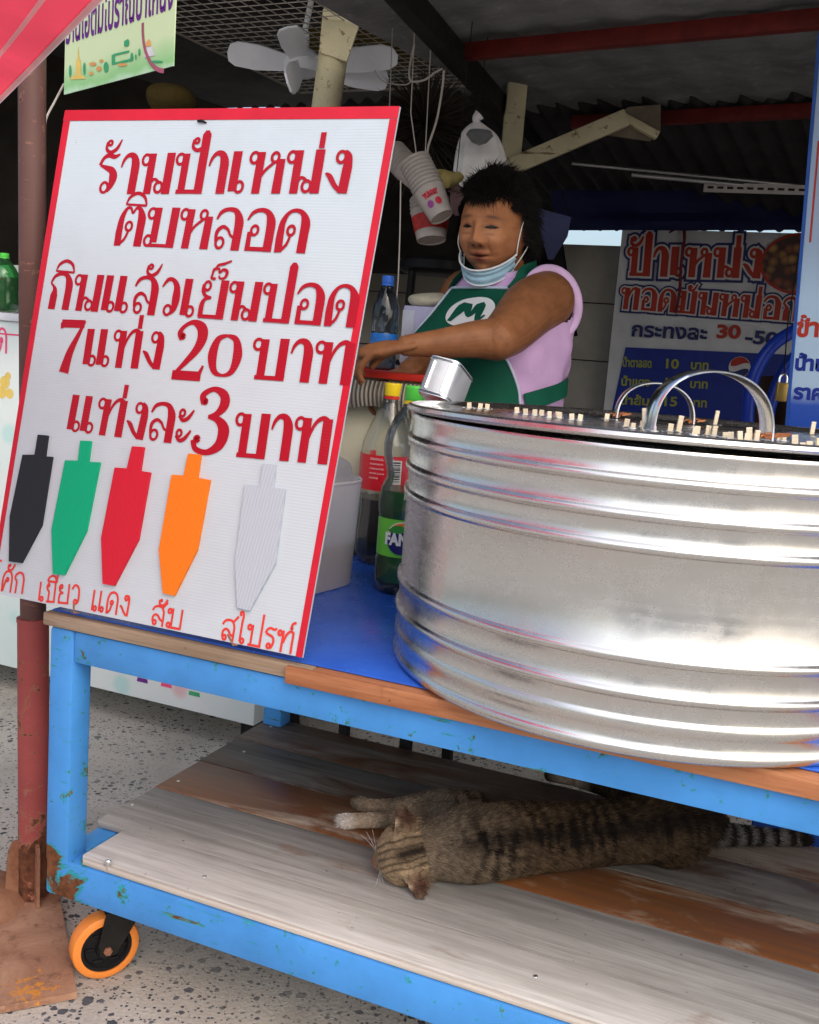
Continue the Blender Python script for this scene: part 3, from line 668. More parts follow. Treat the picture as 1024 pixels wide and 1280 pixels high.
def cut(pts_, name, c, oz=.0055):
    t = NT(name); wv = t.n('TexWave'); wv.bands_direction = 'X'; wv.inputs['Scale'].default_value = 55; wv.inputs['Distortion'].default_value = .6
    t.l(t.co(rot=(0, 0, .12)), wv.inputs['Vector'])
    t.set(base=t.mix(t.math('MULTIPLY', wv.outputs['Fac'], .22), c, [x*.6+.004 for x in c]), rough=.5, spec=.15); t.bump(wv.outputs['Fac'], .25, .001)
    mbx = MB(); mbx.poly([suv(x, y) for x, y in pts_], SM, oz, .0004)
    return part('lolly_cutout', mbx, t.m, sign, smooth=0)
z4 = lambda q: [(x*.5, 460+y*.5) for x, y in q]
tag(cut([(50, 544), (62, 545), (58.5, 571), (67.5, 571.5), (54, 657), (29, 704), (14, 702), (15, 646), (31, 569), (46, 569)], 'black_cutout', (.020, .023, .028)), 'black lolly cutout')
tag(cut(z4([(206, 183), (232, 184), (225, 236), (254, 237), (220, 408), (165, 518), (138, 515), (134, 405), (168, 232), (200, 233)]), 'green_cutout', (.005, .36, .18)), 'green lolly cutout')
tag(cut(z4([(335, 197), (364, 199), (355, 258), (380, 262), (350, 430), (290, 545), (262, 540), (258, 425), (292, 250), (322, 252)]), 'red_cutout', (.55, .015, .035)), 'red lolly cutout')
tag(cut(z4([(475, 215), (506, 218), (498, 275), (529, 281), (497, 455), (440, 570), (412, 563), (402, 455), (434, 268), (464, 270)]), 'orange_cutout', (.78, .18, .012)), 'orange lolly cutout')
tag(cut(z4([(662, 240), (693, 243), (687, 300), (717, 304), (692, 490), (628, 607), (598, 600), (592, 485), (617, 293), (655, 296)]), 'grey_cutout', (.42, .47, .54)), 'grey white lolly cutout')
for x, y, dx in ((98, 766, 10), (296, 806, -5)):
    u, v_ = suv(x, y); mb = MB(); P0 = SM @ V((u, v_, 0)); mb.tube([P0, P0+SN*.014+CX*.002, P0+SN*.022+CX*(dx*.0008)+CZ*.016], [.0016, .0016, .0018], 8)
    part('bent_nail', mb, M_rust, sign)
mb = MB(); u, v_ = suv(253, 152); P0 = SM @ V((u, v_, 0)); mb.tube([P0-CX*.008+SN*.002, P0+SN*.004, P0+CX*.010+SN*.002-CZ*.003], [.002, .0026, .0012], 8); part('clip', mb, M_dark, sign)

# ------------------------------------------------------------------ stall: posts, roof, walls
U = V((.856, -.517, 0)); W_ = V((.517, .856, 0))          # along the purlins / into the stall
ZR = 2.0
P1 = PZ(590, 62, ZR); P2 = PZ(670, 142, ZR)
M_purlin = flat('red_oxide_steel', (.13, .014, .010), .6, 0, .35, 20, .2)
M_sheet = NT('weathered_roof_sheet'); _f = M_sheet.noise(3, 7, .7, M_sheet.co((1, 2.5, 1))); _s = M_sheet.ramp(M_sheet.noise(26, 6, .75), .55, .8)
M_sheet.set(base=M_sheet.mix(M_sheet.math('MULTIPLY', _s, .7), M_sheet.mix(M_sheet.ramp(_f, .35, .7), (.12, .12, .125), (.24, .24, .245)), (.40, .39, .38)), rough=.7, spec=.15); M_sheet.bump(_f, .10, .006); M_sheet = M_sheet.m
roof = thing('stall_roof', 'low grey sheet roof on red steel purlins over the vendor', 'roof', frame(P1, U, W_, CZ))
RM = frame(P1, U, W_, CZ)
mb = MB()
def rs(u, v): 
    x = -.25+3.4*u; y = -.98+1.98*v; return RM @ V((x, y, .034+.004*math.sin(x*40)+.01*mnoise.noise(V((x*2, y*2, 0)))))  # front edge extended forward out of view to shade the interior
mb.grid(rs, 180, 28); g_ = part('roof_sheet', mb, M_sheet, roof)
for y in (-.96, 0.0, .83):
    mb = MB(); mb.b2((-.06, 3.1), (y-.016, y+.016), (-.026, .016), RM, .003); part('purlin', mb, M_purlin if y > -.5 else M_dark, roof)
mb = MB(); d = (PZ(650, 152, ZR)-PZ(520, 0, ZR)); d.normalize(); p0 = PZ(585, 76, ZR)
bx = frame(p0+V((0, 0, -.012)), d, CZ.cross(d), CZ); mb.b2((-1.0, 1.35), (-.022, .022), (-.04, .02), bx, .003); part('side_beam', mb, M_dark, roof)
# rear roof falling to the eaves, corrugated
EV = PY(850, 290, 4.42)
rear = thing('rear_roof', 'dark corrugated rear roof sloping down to a scalloped bright eave', 'roof', frame(P2, U, W_, CZ))
mb = MB(); ER = EV + V((0, 0, .012))
eL = (EV-P2).dot(W_)
def rr(u, v):
    x = -2.6+6.2*u; y = -.04+(eL+.04)*v; z = .07+(ER.z-ZR-.07)*v+.011*math.sin(x*2*math.pi/.075); return P2 + U*x + W_*y + CZ*z
mb.grid(rr, 700, 6); part('corrugated_sheet', mb, flat('dark_corrugated', (.035, .033, .034), .8, 0, .3), rear)
mb = MB(); q = frame(P2, U, W_, CZ); mb.b2((-.3, 3.0), (.52, .56), (-.06, .0), q, .003); part('purlin', mb, flat('dark_red_steel', (.07, .02, .015), .7), rear)
t_ = flat('navy_tarpaulin', (.010, .014, .055), .6, 0, .2)
mb = MB()
def tp(u, v):
    x = .05+2.4*u; y = .95-.02+.0*v; return P2 + U*x + W_*(1.02+.06*v) + CZ*(-.02-.245*v+.012*mnoise.noise(V((x*3, v*2, 0))))
EVZ = EV.z
def tp(u, v):
    a = PY(690+330*u, 238+(288-238)*v, 4.05); return a + V((0, .03*mnoise.noise(V((u*5, v*3, 1))), 0))
mb.grid(tp, 40, 10); o = part('navy_tarp', mb, t_); tag(o, 'navy blue tarpaulin strip hanging below the rear roof above the banner', 'tarp')
# dark shelter behind the left side: high tarp, side and back screens
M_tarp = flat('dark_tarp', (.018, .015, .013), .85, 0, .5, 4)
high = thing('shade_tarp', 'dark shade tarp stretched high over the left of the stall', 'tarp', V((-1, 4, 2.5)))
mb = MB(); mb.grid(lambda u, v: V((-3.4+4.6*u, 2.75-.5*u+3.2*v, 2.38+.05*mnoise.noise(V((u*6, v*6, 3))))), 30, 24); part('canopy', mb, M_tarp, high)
mb = MB(); mb.grid(lambda u, v: V((-2.75+.03*mnoise.noise(V((v*6, u*5, 2))), 3.6+3*v, 2.38*u)), 10, 12); part('shade_curtain', mb, M_tarp, high)  # unseen left curtain, added to keep the interior dark
# back wall, cream sheet cladding
M_clad = flat('cream_cladding', (.36, .335, .29), .6, 0, .2, 5, spec=.15)
wallM = frame(PY(740, 305, 4.55), CX, CY, CZ)
bw = thing('clad_wall', 'cream metal clad wall with horizontal seams at the back of the stall', 'wall', wallM)
hz = PY(740, 308, 4.55).z
nb = 7
for k in range(nb):
    z1 = -.004-k*.245; z0 = z1-.241
    mb = MB(); mb.b2((-3.0, 2.6), (0, .03), (max(z0, -hz+.01), z1), wallM, .004); part('cladding_board', mb, M_clad, bw)
mb = MB()
for k in range(nb-1): mb.b2((-3.0, 2.6), (.004, .026), (-.2505-k*.245, -.2445-k*.245), wallM)
part('seam', mb, M_dark, bw)
# unseen right rear screen, added to keep the interior dark
mb = MB(); mb.grid(lambda u, v: V((2.2+.02*math.sin(v*30), 2.3+2.6*v, 2.0*u)), 8, 40); o = part('shade_screen', mb, M_tarp); tag(o, 'unseen dark screen added at the right to shade the stall', 'screen')
# vertical dark panel behind the woman's left: shelf back
# cream posts
M_cream = paint_chipped('cream_paint', (.62, .56, .36), (.35, .28, .16), (.22, .13, .07), .72, rough=.6)
pb = PY(407, 140, 3.15); pt = PY(424.5, 12, 3.15)
po = thing('cream_post', 'cream painted post with flared top rising behind the menu sign', 'post', V((pb.x, pb.y, 0)))
dd = (pt-pb)/(pt.z-pb.z); pf = lambda z: pb + dd*(z-pb.z)
mb = MB(); mb.tube([pf(0.0), pf(2.36)], .0425, 24); part('shaft', mb, M_cream, po)
mb = MB(); Mx = frame(pf(PY(420, 45, 3.15).z), V((1, 0, 0)), V((0, 0, 1)), V((0, -1, 0))); mb.poly([(-.040, -.06), (.040, -.08), (.072, .03), (.088, .16), (-.014, .16), (-.036, .05)], Mx, .016, .036); part('gusset', mb, M_cream, po)
b0 = PY(636, 225, 3.40); b1 = PY(637, 120, 3.40)
po2 = thing('cream_post', 'cream post with a slanting timber brace beside the hanging white bag', 'post', V((b0.x, b0.y, 0)))
mb = MB(); mb.box((0, 0, 1.03), (.062, .062, 2.06), Matrix.Translation((b0.x, b0.y, 0)), .006); part('shaft', mb, M_cream, po2)
def bar(mbx, a, b, wd, th, up=CZ, bev=.003):
    x = (b-a).normalized(); y = up.cross(x).normalized(); z = x.cross(y); mbx.box(((b-a).length/2, 0, 0), ((b-a).length, th, wd), frame(a, x, y, z), bev)
mb = MB(); a = PY(640, 208, 3.37); b = PY(783, 147, 3.37); bar(mb, a, b, .052, .03); part('brace', mb, M_cream, po2)
mb = MB(); a2 = PY(778, 146, 3.41); c2 = PY(822, 170, 3.41); bar(mb, a2, c2, .024, .03); part('brace', mb, M_cream, po2)
mb = MB(); Mx = frame(a2+V((0, .03, 0)), V((1, 0, 0)), V((0, 0, 1)), V((0, -1, 0))); mb.poly([(-.10, -.05), (.10, -.062), (.128, -.03), (.12, .05), (.02, .035)], Mx, .012); part('gusset', mb, flat('stained_ply', (.20, .17, .12), .8, 0, .3), po2)
# wire mesh shelf overhead
mb = MB(); mz = 2.10; A0 = V((-1.05, 2.86, mz)); ex = V((.90, -.42, 0)).normalized(); ey = V((.42, .90, 0)).normalized()
for k in range(30): mb.tube([A0+ex*(k*.042), A0+ex*(k*.042)+ey*1.25], .0016, 5)
for k in range(31): mb.tube([A0+ey*(k*.042)+CZ*.003, A0+ey*(k*.042)+ex*1.22+CZ*.003], .0016, 5)
mb.tube([A0, A0+ex*1.22, A0+ex*1.22+ey*1.26, A0+ey*1.26], .004, 6, closed=True)
o = part('wire_mesh_shelf', mb, flat('dull_wire', (.30, .27, .24), .55, .3, .3)); tag(o, 'grid of thin wire mesh hanging overhead behind the ceiling fan', 'wire mesh')
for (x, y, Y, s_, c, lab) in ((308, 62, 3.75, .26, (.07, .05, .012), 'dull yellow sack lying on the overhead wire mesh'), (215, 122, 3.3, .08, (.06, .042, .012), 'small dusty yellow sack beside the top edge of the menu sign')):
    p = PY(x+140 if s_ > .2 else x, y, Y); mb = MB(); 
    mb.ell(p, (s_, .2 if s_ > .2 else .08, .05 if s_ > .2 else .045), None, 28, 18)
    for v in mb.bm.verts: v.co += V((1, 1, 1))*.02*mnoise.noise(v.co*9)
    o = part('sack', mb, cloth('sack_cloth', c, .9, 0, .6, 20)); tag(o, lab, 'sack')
# ceiling fan
fc = PY(378, 82, 3.38)
fan = thing('ceiling_fan', 'pale five bladed ceiling fan partly behind the cream post', 'fan', fc)
mb = MB(); mb.lathe([(0, -.035), (.03, -.034), (.055, -.02), (.060, .0), (.055, .025), (.035, .045), (.018, .05), (.016, .10), (0, .10)], Matrix.Translation(fc), 28); part('motor', mb, M_white, fan)
mb = MB(); mb.tube([fc+V((0, 0, .09)), fc+V((.03, .02, .30))], .009, 10); part('rod', mb, M_white, fan)
for tipx, tipy in ((284, 65), (360, 34), (497, 70), (486, 101), (360, 104)):
    k = {(284, 65): .05, (360, 34): -.34, (497, 70): .12, (486, 101): .02, (360, 104): .22}[(tipx, tipy)]
    tp_ = PY(tipx, tipy, 3.38-k*1.15) if (tipx, tipy) != (360, 34) else PY(tipx, tipy, 3.17)
    ax = (tp_-fc); Lb = max(ax.length, .12); ax.normalize(); sd = CZ.cross(ax).normalized(); nn = ax.cross(sd)
    wd_ = .040
    out = [(.035, -.6), (.10*Lb/.23, -.85), (Lb*.6, -1), (Lb*.88, -.95), (Lb*.97, -.65), (Lb, 0), (Lb*.97, .65), (Lb*.88, .95), (Lb*.6, 1), (.10*Lb/.23, .85), (.035, .6)]
    tc = (CC-fc).normalized(); n0 = (tc-ax*tc.dot(ax)).normalized(); n1 = CZ-ax*ax.z; n0 = (n0*.75+n1*-.45).normalized(); M_ = frame(fc, ax, n0.cross(ax), n0)
    mb = MB(); mb.poly([(a_, b_*wd_) for a_, b_ in out], M_, .007, -.004); part('blade', mb, M_white, fan)

# ------------------------------------------------------------------ left: steel prop with base plate, parasol, hanging banner
def on_line(x, y, base, Y0): return PY(x, y, Y0)
SB = V((-.722, 2.0, .016))
M_prop = paint_chipped('worn_red_brown', (.115, .058, .050), (.24, .12, .09), (.11, .05, .035), .62, rough=.5)
M_sleeve = paint_chipped('sleeve_red', (.32, .07, .065), (.30, .12, .08), (.16, .06, .03), .57, [((0, 0, .08), .14)], rough=.55)
prop = thing('steel_prop', 'rusty red telescopic steel prop on a square base plate beside the cart', 'prop', SB)
tpz = PY(33, 60, 2.0); axp = (tpz-PY(36, 1110, 2.0)); axp = axp/axp.z
f_ = lambda z: V((SB.x, SB.y, 0)) + axp*z
mb = MB(); mb.tube([f_(.5), f_(1.95)], .0250, 28); part('inner_tube', mb, M_prop, prop)
mb = MB(); mb.tube([f_(.016), f_(.612)], .0305, 28); mb.tube([f_(.606), f_(.6135)], .0318, 28); part('sleeve', mb, M_sleeve, prop)
pc = [PZ(-30, 1275, .0), PZ(96, 1250, .0), PZ(74, 1125, .0), PZ(-45, 1140, .0)]
mb = MB(); A = [mb.bm.verts.new((p.x, p.y, .016)) for p in pc]; B_ = [mb.bm.verts.new((p.x, p.y, .003)) for p in pc]
mb.bm.faces.new(A); mb.bm.faces.new(B_[::-1])
for k in range(4): mb.bm.faces.new((A[k], B_[k], B_[(k+1) % 4], A[(k+1) % 4]))
t = NT('rust_plate'); f = t.noise(7, 8, .7, dist=.5)
c_ = t.mix(t.ramp(f, .32, .68), (.20, .085, .045), (.46, .27, .17)); c_ = t.mix(t.ramp(t.noise(24, 6, .7), .55, .72), c_, (.12, .05, .03))
d_ = t.n('VectorMath', operation='DISTANCE'); t.l(t.co(), d_.inputs[0]); pp_ = PZ(38, 1235, .016)-SB; d_.inputs[1].default_value = pp_
sp_ = t.math('ADD', t.noise(42, 5, .75), t.math('MULTIPLY', t.ramp(d_.outputs['Value'], .085, .0), .28)); c_ = t.mix(t.ramp(sp_, .70, .74), c_, (.55, .22, .03)); c_ = t.mix(t.ramp(sp_, .84, .86), c_, (.08, .07, .12))
t.set(base=c_, rough=.85); t.bump(t.noise(60, 6, .7), .5, .002)
part('base_plate', mb, t.m, prop)
for a_, px_ in ((rad(-62), 0), (rad(28), 1), (rad(118), 2), (rad(208), 3)):
    Mx = frame(V((SB.x, SB.y, .0165)), V((math.cos(a_), math.sin(a_), 0)), CZ, V((math.sin(a_), -math.cos(a_), 0)))
    mb = MB(); mb.poly([(.0312, 0), (.058, 0), (.058, .012), (.052, .105), (.044, .125), (.0312, .128)], Mx, .007, -.0035); part('fin', mb, M_rust, prop)
# heap of reddish cloth beside the base
mb = MB(); pcl = PZ(6, 1105, .05)
mb.grid(lambda u, v: pcl + V(((u-.75)*.22, (v-.5)*.24, .05*math.sin(math.pi*u)*math.sin(math.pi*v)-.042+.006*mnoise.noise(V((u*4, v*4, 1))))), 40, 40)
o = part('base_weight', mb, M_rust); tag(o, 'rusty brown weight lying on the ground behind the steel prop', 'weight')
# parasol: its rim crosses the top left corner
e0 = PZ(-4, 132, 1.5); e1 = PZ(129, -2, 1.5); ed = (e1-e0).normalized(); inw = V((-ed.y, ed.x, 0))
if inw.x > 0: inw = -inw
mid = e0 + ed*.345; side_len = .76; apo = side_len/2/math.tan(math.pi/6)   # six panels
cen = mid + inw*apo; apex = V((cen.x, cen.y, 1.5+.24))
par = thing('red_parasol', 'large red parasol with white piping reaching into the top left corner', 'parasol', V((cen.x, cen.y, 0)))
M_can = cloth('red_canvas', (.85, .075, .12), .8, .55, .15, 6)
M_trim = cloth('white_binding', (.86, .85, .84), .8, .55, .1, 6)
a0 = math.atan2((mid-side_len/2*ed-cen).y, (mid-side_len/2*ed-cen).x); Rr = side_len
def rim(k): return V((cen.x+Rr*math.cos(a0+k*math.pi/3), cen.y+Rr*math.sin(a0+k*math.pi/3), 1.5))
mb = MB(); mt = MB()
for k in range(6):
    A, B = rim(k), rim(k+1)
    def cf(u, v, A=A, B=B): q = A.lerp(B, u); z = q.lerp(apex, v); z.z -= .03*math.sin(math.pi*v)*math.sin(math.pi*u); return z
    mb.grid(cf, 16, 14)
    for (v0, v1) in ((.0, .0105), (.056, .0635)):
        mt.grid(lambda u, v, A=A, B=B, v0=v0, v1=v1: cf(u, v0+(v1-v0)*v, A, B)+V((0, 0, -.002)), 16, 3)
    for (v0, v1) in ((.0, .0105),): mt.grid(lambda u, v, A=A, B=B, v0=v0, v1=v1: cf(u, v0+(v1-v0)*v, A, B)+V((0, 0, .002)), 16, 3)
part('canopy', mb, M_can, par); part('piping', mt, M_trim, par)
for k in range(6):
    mb = MB(); mb.tube([rim(k)+V((0, 0, -.012)), apex+V((0, 0, -.04))], .006, 8); part('rib', mb, M_white, par)
mb = MB(); mb.tube([V((cen.x, cen.y, .0)), apex+V((0, 0, .03))], .019, 16); part('pole', mb, M_white, par)
mb = MB(); mb.lathe([(0, 0), (.24, 0), (.24, .05), (.05, .07), (.03, .2), (0, .2)], Matrix.Translation((cen.x, cen.y, .001)), 32); part('stand', mb, M_dark, par)
# hanging green banner
GR = V((-.521, 2.1, 1.704)); GL = PY(80, 118, 2.43); GL.z = 1.704
gx = (GR-GL); gw = gx.length; gx.normalize(); gn = gx.cross(CZ).normalized()
if gn.y > 0: gn = -gn
GM = frame(GL, gx, CZ, gn)
ban = thing('hanging_banner', 'pale green hanging banner with purple Thai writing and small painted landmarks', 'banner', GM)
t = NT('pale_green_print'); sepz = t.n('SeparateXYZ'); t.l(t.co(), sepz.inputs[0]); f = t.math('ADD', sepz.outputs[1], t.math('MULTIPLY', t.noise(9, 4), .06))
c_ = t.mix(t.ramp(f, .045, .09), (.30, .60, .25), (.62, .75, .45)); c_ = t.mix(t.ramp(f, .02, .04), (.62, .80, .66), c_); t.set(base=c_, rough=.45); t.bump(t.noise(6, 3), .15, .01)
mb = MB(); mb.poly([(0, 0), (gw, 0), (gw, .40), (0, .40)], GM, .002, -.002); part('sheet', mb, t.m, ban, smooth=0)
Hh = .40
def guv(x, y): p = PP(x, y, GL, gn); q = GM.inverted() @ p; return q.x, q.y
M_pur = flat('purple_ink', (.13, .02, .22), .5, 0, .1); M_orng = flat('orange_ink', (.72, .35, .12), .5, 0, .2); M_grn = flat('green_ink', (.05, .36, .16), .5, 0, .2); M_yel = flat('yellow_ink', (.75, .55, .14), .5, 0, .15)
u0, v0 = guv(86, 53); u1, v1 = guv(214, 8)
mb = MB(); text_into(mb, 'ร้านไอติมโบราณป้าเหน่ง', .1, GM @ Matrix.Translation((.004, (v0+v1)/2-.002, .0008)) @ Matrix.Diagonal((1, .98, 1, 1)), .0022, 0, 'LEFT', fit=gw*.975); part('lettering', mb, M_pur, ban, smooth=0)
mb = MB(); c0 = guv(212, 20)
pts_ = [V(GM @ V((c0[0]+.075*math.cos(a), c0[1]+.10*math.sin(a), .0015))) for a in [rad(180+k*4.5) for k in range(21)]]
ink = Ink(GM, .0010); ink.rib([(c0[0]+.10*math.cos(rad(178+k*4.5)), c0[1]+.10*math.sin(rad(178+k*4.5))) for k in range(20)], [.009]*20); part('red_ring', ink.mb, flat('maroon_ink', (.38, .10, .16), .5), ban, smooth=0); mb.bm.free()
def shape(name, pts_, m, M, z=.0009): mbx = MB(); mbx.poly(pts_, M, 0, z); return part(name, mbx, m, ban, smooth=0)
def gpts(l): return [guv(60+.1953*x, .1953*y) for x, y in l]
shape('gold_tower', gpts([(145, 510), (155, 490), (180, 480), (182, 390), (190, 370), (196, 290), (202, 370), (212, 390), (214, 480), (236, 490), (245, 505)]), M_yel, GM)
shape('green_hall', gpts([(410, 415), (410, 355), (425, 345), (524, 322), (524, 335), (432, 358), (432, 400), (525, 378), (545, 345), (550, 372), (545, 390)]), M_grn, GM)
shape('green_tree', gpts([(490, 295), (490, 265), (515, 250), (524, 262), (522, 290), (505, 300)]), M_grn, GM, .0011)
shape('orange_dome', gpts([(630, 300), (632, 270), (648, 248), (660, 265), (664, 295)]), M_orng, GM)
shape('white_tower', gpts([(618, 370), (630, 305), (665, 297), (690, 355)]), flat('pale_ink', (.62, .63, .66), .5), GM)
for (x, y, w2, h2, m_) in ((145, 455, 8, 40, M_grn), (236, 440, 8, 40, M_grn), (290, 410, 24, 12, M_orng), (330, 440, 18, 16, M_orng), (280, 470, 14, 12, M_orng), (375, 430, 16, 34, M_grn), (540, 365, 9, 28, M_grn), (588, 335, 7, 24, M_grn), (565, 365, 5, 18, M_grn), (700, 395, 40, 8, M_grn), (480, 415, 30, 10, M_orng), (345, 390, 14, 10, M_orng)):
    shape('painted_mark', gpts([(x+w2*math.cos(a), y+h2*math.sin(a)) for a in [k*math.pi/6 for k in range(12)]][::-1]), m_, GM, .0012)
mb = MB(); 
for u_ in (.02, gw-.02): mb.tube([GM @ V((u_, .395, 0)), GM @ V((u_, .72, .02))], .0015, 6)
part('cord', mb, M_dark, ban)
# left counter wrapped in a printed sheet
CT = PZ(317, 908, .10); CTM = frame(V((CT.x, CT.y, 0)), CX, CY, CZ)
cnt = thing('wrapped_counter', 'white counter wrapped in a pastel printed sheet behind the steel prop', 'counter', CTM)
t = NT('pastel_print'); c_ = t.mix(t.ramp(t.noise(3, 3), .35, .65), (.72, .75, .74), (.60, .72, .70)); v1_ = t.n('TexVoronoi'); v1_.inputs['Scale'].default_value = 9; t.l(t.co(), v1_.inputs['Vector'])
sp_ = t.n('SeparateColor'); t.l(v1_.outputs['Color'], sp_.inputs[0]); k_ = t.math('MULTIPLY', t.ramp(sp_.outputs[0], .55, .56), t.ramp(v1_.outputs['Distance'], .36, .20))
c_ = t.mix(t.math('MULTIPLY', k_, .6), c_, t.mix(t.ramp(sp_.outputs[1], .3, .6), (.75, .33, .36), (.35, .65, .62))); t.set(base=c_, rough=.5)
mb = MB(); mb.b2((-1.6, 0), (0, .28), (.10, 1.19), CTM, .004); part('panel', mb, t.m, cnt)
mb = MB(); mb.b2((-1.6, .01), (-.01, .29), (1.191, 1.215), CTM, .003); part('counter_top', mb, M_white, cnt)
for x in (-1.55, -.06):
    for y in (.03, .20): mb = MB(); mb.b2((x, x+.05), (y, y+.05), (0, .099), CTM); part('leg', mb, M_dark, cnt)
CN = -CY
def cuv(x, y): p = PP(x, y, CTM @ V((0, -.0008, 0)), CN); q = CTM.inverted() @ p; return q.x, q.z
CFM = frame(CTM.translation, CX, CZ, -CY)
M_pink = flat('pink_ink', (.80, .08, .20), .5, 0, .1)
u_, v_ = cuv(-14, 440); ink = Ink(CFM, .001); ink.word('สุด'.replace('ุ', ''), (u_-.02, v_), (u_+.075, v_), .075, mono=.12); part('lettering', ink.mb, M_pink, cnt, smooth=0)
mb = MB(); a = cuv(-3, 385); b = cuv(24, 418); mb.poly([(a[0]-.2, b[1]), (.0, b[1]), (.0, a[1]), (a[0]-.2, a[1])][:0] or [(a[0]-.3, b[1]-.005), (0, b[1]-.005), (0, b[1]-.0), (a[0]-.3, b[1])], CFM, .0002, .0006); part('pink_line', mb, M_pink, cnt, smooth=0)
for (x, y, r_) in ((6, 478, .020), (12, 492, .016), (2, 490, .02), (10, 470, .012)):
    a = cuv(x, y); mb = MB(); mb.poly([(a[0]+r_*math.cos(k*.52), a[1]+r_*math.sin(k*.52)) for k in range(12)], CFM, 0, .0008+.0001*x/10); part('orange_blob', mb, M_yel, cnt, smooth=0)
for (x, y, m_) in ((178, 851, M_pur), (208, 857, M_pink), (243, 868, M_grn)):
    a = cuv(x, y); mb = MB(); mb.poly([(a[0]-.02, a[1]-.005), (a[0]+.02, a[1]-.005), (a[0]+.018, a[1]+.008), (a[0]-.018, a[1]+.008)], CFM, 0, .0009); part('printed_mark', mb, m_, cnt, smooth=0)
# ------------------------------------------------------------------ bottles and bins
def bottle(name, label, M, prof, m, group=None, cat='bottle', seg=40, fill=None, fillm=None, cap=None, capm=None, lab=None, labm=None, ringm=None):
    b = thing(name, label, cat, M, group)
    mbx = MB(); mbx.lathe(prof, M, seg); part('shell', mbx, m, b, smooth=60)
    if fill:
        inner = [(0, .004)]+[(max(0, r-.0022), z) for r, z in prof if 0.004 < z < fill]; rl = np.interp(fill, [z for _, z in prof], [r for r, _ in prof])-.0022
        inner += [(rl, fill), (0, fill)]; mbx = MB(); mbx.lathe(inner, M, seg); part('drink', mbx, fillm, b, smooth=60)
    if cap:
        z0, z1, r = cap; mbx = MB(); mbx.lathe([(0, z1), (r*.9, z1), (r, z1-.002)]+[(r, z1-.003), (r, z0+.001), (r*.97, z0), (0, z0)], M, 36)
        part('cap', mbx, capm, b, smooth=40)
        mbx = MB(); mbx.lathe([(r*.97, z0-.0005), (r*1.02, z0-.001), (r*1.02, z0-.006), (r*.97, z0-.0065)], M, 36, True); part('cap_ring', mbx, ringm or capm, b)
        mbx = MB(); mbx.lathe([(r*.80, z0-.008), (r*1.12, z0-.009), (r*1.12, z0-.012), (r*.80, z0-.013)], M, 36, True); part('neck_ring', mbx, m, b)
    if lab:
        z0, z1 = lab; zs = np.linspace(z0, z1, 9); mbx = MB(); mbx.lathe([(np.interp(z, [q[1] for q in prof], [q[0] for q in prof])+.0007, z) for z in zs], M, 64); part('label_sleeve', mbx, labm, b)
    return b
def finer(mbx, lim):
    for _ in range(6):
        bmesh.ops.triangulate(mbx.bm, faces=mbx.bm.faces[:]); es = [e for e in mbx.bm.edges if e.calc_length() > lim]
        if not es: break
        bmesh.ops.subdivide_edges(mbx.bm, edges=es, cuts=1)
def wrapdecal(b, M, r, a0, z0, build, m, name='label_print', off=.0014):
    """flat artwork (u along the circumference, v up) bent round a bottle"""
    mbx = MB(); build(mbx)
    finer(mbx, .005)
    for v in mbx.bm.verts:
        a = a0+v.co.x/r; v.co = M @ V(((r+off+v.co.z)*math.cos(a), (r+off+v.co.z)*math.sin(a), z0+v.co.y))
    return part(name, mbx, m, b, smooth=0)
M_clear = glassy('clear_plastic', (.97, .985, .98), .06, 1.45, .03)
M_green = glassy('green_plastic', (.10, .62, .12), .05)
M_cola = flat('dark_cola', (.012, .006, .004), .2, 0, .05)
M_greendrink = flat('green_soda', (.005, .10, .012), .15, 0, .1)
M_ycap = flat('yellow_cap', (.85, .62, .02), .35, 0, .05); M_gcap = flat('green_cap', (.10, .62, .08), .35, 0, .05); M_redcap = flat('red_ring', (.6, .03, .02), .4)
M_rlab = flat('red_label', (.68, .015, .03), .3, 0, .06); M_glab = flat('green_label', (.16, .62, .06), .35, 0, .05); M_wht = flat('white_print', (.8, .8, .8), .4, 0, .03); M_navy = flat('navy_print', (.015, .015, .14), .4, 0, .05); M_oprint = flat('orange_print', (.9, .24, .02), .4, 0, .05); M_leaf = flat('leaf_print', (.04, .30, .05), .4, 0, .1)
ZT = .7046
bp = PZ(476, 702, ZT); 
d = (PY(468, 477, bp.y).z-ZT); sc_ = d/.335
BM = Matrix.Translation((bp.x, bp.y, ZT)) @ Matrix.Diagonal((sc_, sc_, sc_, 1))
pc_ = [(0, .004), (.030, .0), (.040, .004), (.0475, .02), (.0485, .06), (.0455, .10), (.0470, .135), (.0485, .16), (.0485, .205), (.046, .225), (.036, .255), (.0255, .280), (.0165, .298), (.0140, .306), (.0140, .326), (.0128, .328), (0, .328)]
pc_ = [(r*1.06, z) for r, z in pc_]
cb = bottle('soda_bottle', 'clear bottle of dark cola with yellow cap and red label behind the plastic tub', BM, pc_, M_clear, fill=.122, fillm=M_cola, cap=(.312, .335, .0158), capm=M_ycap, lab=(.140, .205), labm=M_rlab, ringm=M_redcap)
acam = math.atan2(-bp.y, -bp.x)
rl = .0515
wrapdecal(cb, BM, rl, acam, .14, lambda m: m.poly([(.006, .014), (.026, .014), (.026, .058), (.006, .058)], Matrix(), 0), M_wht, 'barcode_panel')
def bars(m):
    x = .010
    for k in range(9): m.poly([(.009, .019+k*.0042), (.023, .019+k*.0042), (.023, .019+k*.0042+(.0012, .002, .0026)[k % 3]), (.009, .019+k*.0042+(.0012, .002, .0026)[k % 3])], Matrix(), 0)
wrapdecal(cb, BM, rl, acam, .14, bars, M_black, 'barcode', .002)
